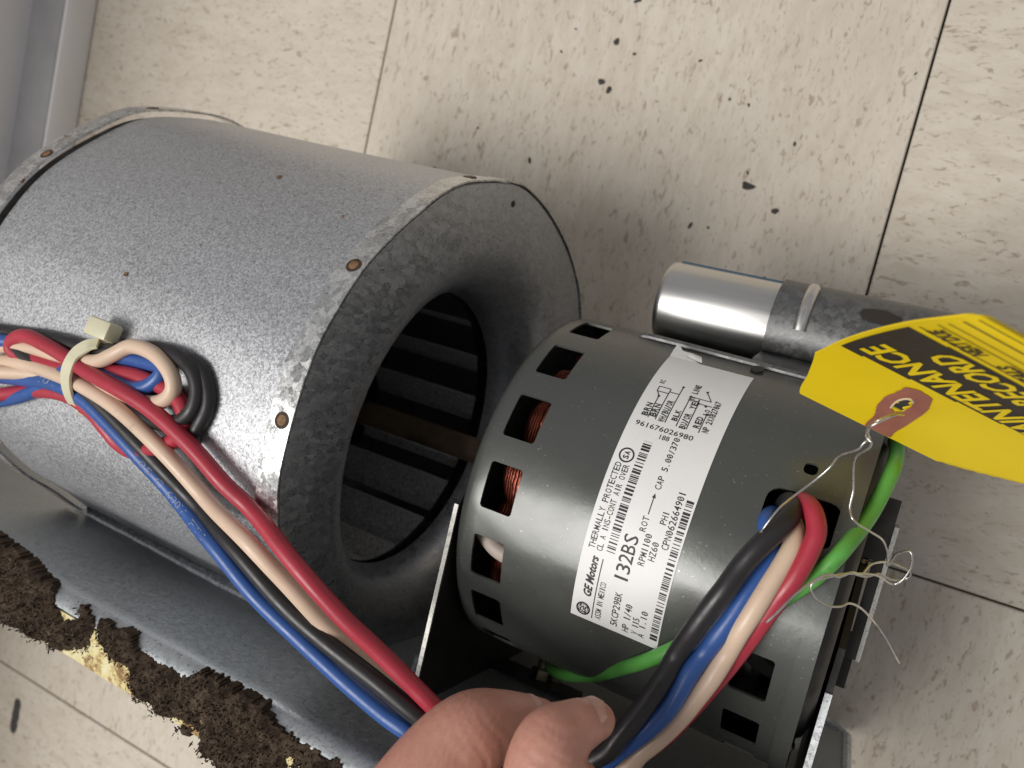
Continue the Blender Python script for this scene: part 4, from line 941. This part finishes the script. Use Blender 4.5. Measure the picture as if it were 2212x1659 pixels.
def clipcell(u0, u1, v0, v1):
    P = [(u0, v0), (u1, v0), (u1, v1), (u0, v1)]; out = []
    f_ = lambda u, v: u+.243*v/19.5-.243          # keep f >= 0
    for a_, b_ in zip(P, P[1:]+P[:1]):
        fa, fb = f_(*a_), f_(*b_)
        if fa >= 0: out.append(a_)
        if fa*fb < 0: t = fa/(fa-fb); out.append((a_[0]+(b_[0]-a_[0])*t, a_[1]+(b_[1]-a_[1])*t))
    return out
for i in range(nu):
    for j in range(nv):
        if pip((us[i]+us[i+1])/2, (vvs[j]+vvs[j+1])/2, hole): continue
        P = clipcell(us[i], us[i+1], vvs[j], vvs[j+1])
        if len(P) >= 3: fs.append(tuple(tv_(*p) for p in P))
card = obj('card', vs, fs, MT['tagy'], ttag, smooth=True, sharp=0)
m = card.modifiers.new('s', 'SOLIDIFY'); m.thickness = .45*U; m.offset = -1*TGN; bake(card, 50)
def region(P, step_u, step_v, lf_, holep=None):
    u0, u1 = min(p[0] for p in P), max(p[0] for p in P); v0, v1 = min(p[1] for p in P), max(p[1] for p in P)
    nu_ = max(1, int((u1-u0)/step_u)); nv_ = max(1, int((v1-v0)/step_v)); vs = []; fs = []
    for i in range(nu_):
        for j in range(nv_):
            c = (u0+(u1-u0)*(i+.5)/nu_, v0+(v1-v0)*(j+.5)/nv_)
            if not pip(c[0], c[1], P) or (holep and pip(c[0], c[1], holep)): continue
            b = len(vs)
            for a_, d_ in ((0, 0), (1, 0), (1, 1), (0, 1)): vs.append(T_(u0+(u1-u0)*(i+a_)/nu_, v0+(v1-v0)*(j+d_)/nv_, lf_))
            fs.append((b, b+1, b+2, b+3))
    return vs, fs
BK = [(.02, 28.6), (1.06, 31.5), (1.06, 56.0), (.025, 54.2)]
obj('header_block', *region(BK, .02, .6, .16), MT['tagink'], ttag)
obj('eyelet_patch', *region(A_['PATCH'], .006, .30, .30, hole), MT['patch'], ttag)
hr = [T_(u, v, .34) for u, v in hole]; obj('eyelet_edge', *tube_data(hr[:5], .3, 6, 3), MT['patchedge'], ttag, smooth=True)
gv = []; gf = []
def ttext(s, u_end, u_start, v_base, h, store, lf_=.3, bold=.02, shear=.18):
    """letters read toward smaller u, tops toward the eyelet (smaller v)"""
    v, f = text2d(s, bold, shear); x0, x1 = v[:, 0].min(), v[:, 0].max(); b = len(store[0])
    for x, y in v: store[0].append(T_(u_start+(x-x0)/(x1-x0)*(u_end-u_start), v_base-y/.69*h, lf_))
    store[1].extend(tuple(b+i for i in q) for q in f)
A1 = ([], []); ttext("MAINTENANCE", .07, .97, 40.2, 8.2, A1, bold=.03); ttext("RECORD", .22, .66, 52.6, 7.8, A1, bold=.03)
obj('header_lettering', A1[0], A1[1], MT['tagy'], ttag)
A2 = ([], []); ttext("NEXT DUE", .06, .26, 60.5, 3.8, A2, bold=.03); ttext("SEALS", .34, .50, 60.8, 3.4, A2, bold=.03); ttext("DATE", .70, .86, 60.8, 3.4, A2, bold=.03)
for v_ in (56.6, 61.6, 64.6, 67.4, 70.0, 72.4, 74.6):
    b = len(A2[0])
    for i in range(33):
        for d_ in (0, .28): A2[0].append(T_(.03+(um-.06)*i/32, v_+d_, .2))
    A2[1].extend((b+2*i, b+2*i+1, b+2*i+3, b+2*i+2) for i in range(32))
obj('form_print', A2[0], A2[1], MT['tagink'], ttag)

# tie wire
parts = [tube_data(A_[k], .31, 8, 7) for k in ('TIE1', 'TIE2', 'TIE3')]
tw = obj('tag_wire', *merge(parts), MT['steelwire'], None, smooth=True, sharp=60, origin=A_['TIE1'][0])
tag(tw, 'thin twisted steel wire tied through the yellow tag and curled past the motor', 'wire')

# ================================================================== hand
parts = []
for k, P in A_['FINGERS'].items():
    pts = [Vector(p[:3]) for p in P]; rs = [p[3] for p in P]
    path = catmull(pts, 6); rr = []
    for i in range(len(rs)-1):
        for q in range(6): rr.append(rs[i]+(rs[i+1]-rs[i])*q/6)
    rr.append(rs[-1]); F = frames(path); sg = 20; vs = []; fs = []; n = len(path)
    def ring(p, t, a, b, r): return [p+(a*math.cos(2*math.pi*q/sg)+b*math.sin(2*math.pi*q/sg))*r for q in range(sg)]
    rows = []
    t, a, b = F[0]
    for q in range(3, 0, -1): an = math.pi/2*q/3.3; rows.append(ring(path[0]-t*rr[0]*math.sin(an), t, a, b, rr[0]*math.cos(an)))
    for p, f_, r in zip(path, F, rr): rows.append(ring(p, *f_, r))
    t, a, b = F[-1]
    for q in range(1, 4): an = math.pi/2*q/3.3; rows.append(ring(path[-1]+t*rr[-1]*math.sin(an), t, a, b, rr[-1]*math.cos(an)))
    for row in rows: vs += row
    for i in range(len(rows)-1):
        for q in range(sg): fs.append((i*sg+q, i*sg+(q+1) % sg, (i+1)*sg+(q+1) % sg, (i+1)*sg+q))
    fs += [tuple(range(sg-1, -1, -1)), tuple((len(rows)-1)*sg+q for q in range(sg))]
    parts.append((vs, fs))
hand = obj('person', *merge(parts), MT['skin'], None, origin=A_['FINGERS']['palm3'][-1][:3])
m = hand.modifiers.new('r', 'REMESH'); m.mode = 'VOXEL'; m.voxel_size = .9*U
m = hand.modifiers.new('s', 'SMOOTH'); m.factor = .5; m.iterations = 7
bake(hand, 0)
# knuckle folds
def folds(center, axis, offs, rad, depth):
    o_ = ORG[hand.name]; c = Vector(center); ax = Vector(axis).normalized()
    for vtx_ in hand.data.vertices:
        p = vtx_.co/U+o_; d = p-c; al = d.dot(ax)
        if abs(al) > 16 or d.length > rad*2.2: continue
        out = (d-ax*al)
        if out.length < 1e-3: continue
        out.normalize(); fc = max(0, out.dot((camp-c).normalized())*.8+.35); w_ = 0
        bend = 1.6*noise.noise(p*.16)+.0
        for q, (oo, dd) in enumerate(offs): w_ += dd*math.exp(-((al+bend-oo-.06*q*out.dot(right)*rad)/.85)**2)*(.6+.6*noise.noise(p*.11+Vector((q*3, 0, 0))))
        vtx_.co -= out*(w_*fc*depth)*U
    hand.data.update()
FI = A_['FINGERS']
folds(FI['index'][4][:3], Vector(FI['index'][5][:3])-Vector(FI['index'][3][:3]), [(-7.5, .5), (-4.6, .8), (-2.3, 1), (0, .8), (2.4, 1), (5.2, .6)], 11, .26)
folds(FI['thumb'][4][:3], Vector(FI['thumb'][5][:3])-Vector(FI['thumb'][3][:3]), [(-7, .5), (-4.2, .8), (-1.6, 1), (.8, .9), (3.4, .7)], 9.5, .26)
hand.data.shade_smooth()
for key, off, (la, lb) in (('index', .35, (6.2, 4.2)), ('thumb', .40, (6.6, 4.4))):
    P = A_['FINGERS'][key]; p = Vector(P[-1][:3]).lerp(Vector(P[-2][:3]), 1.15); t = (Vector(P[-1][:3])-Vector(P[-3][:3])).normalized()
    nn = (camp-p).normalized()*.62-down*.78; nn = (nn-t*nn.dot(t)).normalized(); sd = t.cross(nn); r = P[-2][3]*.93; vs = []; fs = []
    for i in range(9):
        for j in range(9):
            a_ = -1+2*i/8; b_ = -1+2*j/8; w_ = math.sqrt(max(0, 1-abs(a_)**3.2))*.98+.02
            an = b_*w_*lb/r; vs.append(p+t*(a_*la*.5)+(nn*math.cos(an)+sd*math.sin(an))*(r+.35-.5*max(0, -a_)))
    for i in range(8):
        for j in range(8): fs.append((i*9+j, i*9+j+1, (i+1)*9+j+1, (i+1)*9+j))
    obj('fingernail', vs, fs, MT['nail'], hand, smooth=True)
tag(hand, 'bare hand pinching the lead wires between thumb and finger at the bottom edge', 'person')

# ================================================================== debris on the floor
FL_LAB = ['angular dark flake below the top edge, uppermost of three big flakes', 'left one of two neighbouring dark flakes in the middle tile', 'right one of two neighbouring dark flakes in the middle tile',
 'dark flake lying just above the blower side panel', 'tiny dark flake left of the two neighbouring flakes', 'tiny dark speck nearest the top in the middle tile', 'small dark sliver just below the uppermost angular flake',
 'dark flake at the very top edge of the picture', 'largest dark crumb, lying above the capacitor', 'small crumb touching the largest dark crumb', 'tiny crumb just above the largest dark crumb', 'dark crumb above the left end of the capacitor',
 'tiny crumb right of the crumb above the capacitor end', 'thin dark sliver above the capacitor strap', 'brown-black speck near the right floor joint, midway up', 'small dark speck left of the right floor joint near the top',
 'small upright dark fleck in the upper part of the middle tile', 'left dot of a pair of dots right of the middle', 'right dot of a pair of dots right of the middle', 'dark crumb between the capacitor and the right floor joint',
 'tiny crumb left of the crumb behind the capacitor', 'tiny crumb against the top edge of the blower drum', 'tiny dark speck between the left floor joint and the blower panel']
for k, (x, y, s) in enumerate(A_['FLAKES']):
    n = rnd.randint(6, 9); vs = []
    el = rnd.uniform(.35, .8); rot = rnd.uniform(0, 3.14)
    for z, sc2 in ((.03, 1.0), (.9, .8)):
        for q in range(n):
            an = 2*math.pi*q/n; r = s*.38*(1+.6*noise.noise(Vector((q*1.7, k*3.1, 0)))); px_, py_ = r*math.cos(an)*sc2, r*math.sin(an)*el*sc2
            vs.append((x+px_*math.cos(rot)-py_*math.sin(rot), y+px_*math.sin(rot)+py_*math.cos(rot), z))
    fs = [tuple(range(n-1, -1, -1)), tuple(range(n, 2*n))]+[(q, (q+1) % n, n+(q+1) % n, n+q) for q in range(n)]
    o = obj('debris_flake', vs, fs, MT['flake'], None, origin=(x, y, 0))
    tag(o, FL_LAB[k], 'debris', 'dark flakes scattered on the floor')
a_, b_ = [Vector(p) for p in A_['SCUFF']]; d = (b_-a_).normalized(); sd = Vector((-d.y, d.x, 0))
vs = []
for i in range(9):
    p = a_.lerp(b_, i/8); ww = (4.2+1.2*noise.noise(Vector((i*.9, 0, 0))))*(.55 if i in (0, 8) else 1)
    for q, (k_, z) in enumerate(((-1, .03), (-.85, .5), (.85, .5), (1, .03))): vs.append(p+sd*ww*k_*(1+.15*noise.noise(Vector((i, q, 2))))+Vector((0, 0, z)))
fs = [(i*4+q, (i+1)*4+q, (i+1)*4+q+1, i*4+q+1) for i in range(8) for q in range(3)]+[(0, 1, 2, 3), (35, 34, 33, 32)]+[(i*4, i*4+3, (i+1)*4+3, (i+1)*4) for i in range(8)]
o = obj('tape_scrap', vs, fs, MT['flake'], None, origin=a_); tag(o, 'short black strip of tape stuck on the tile in the lower left corner', 'scrap')
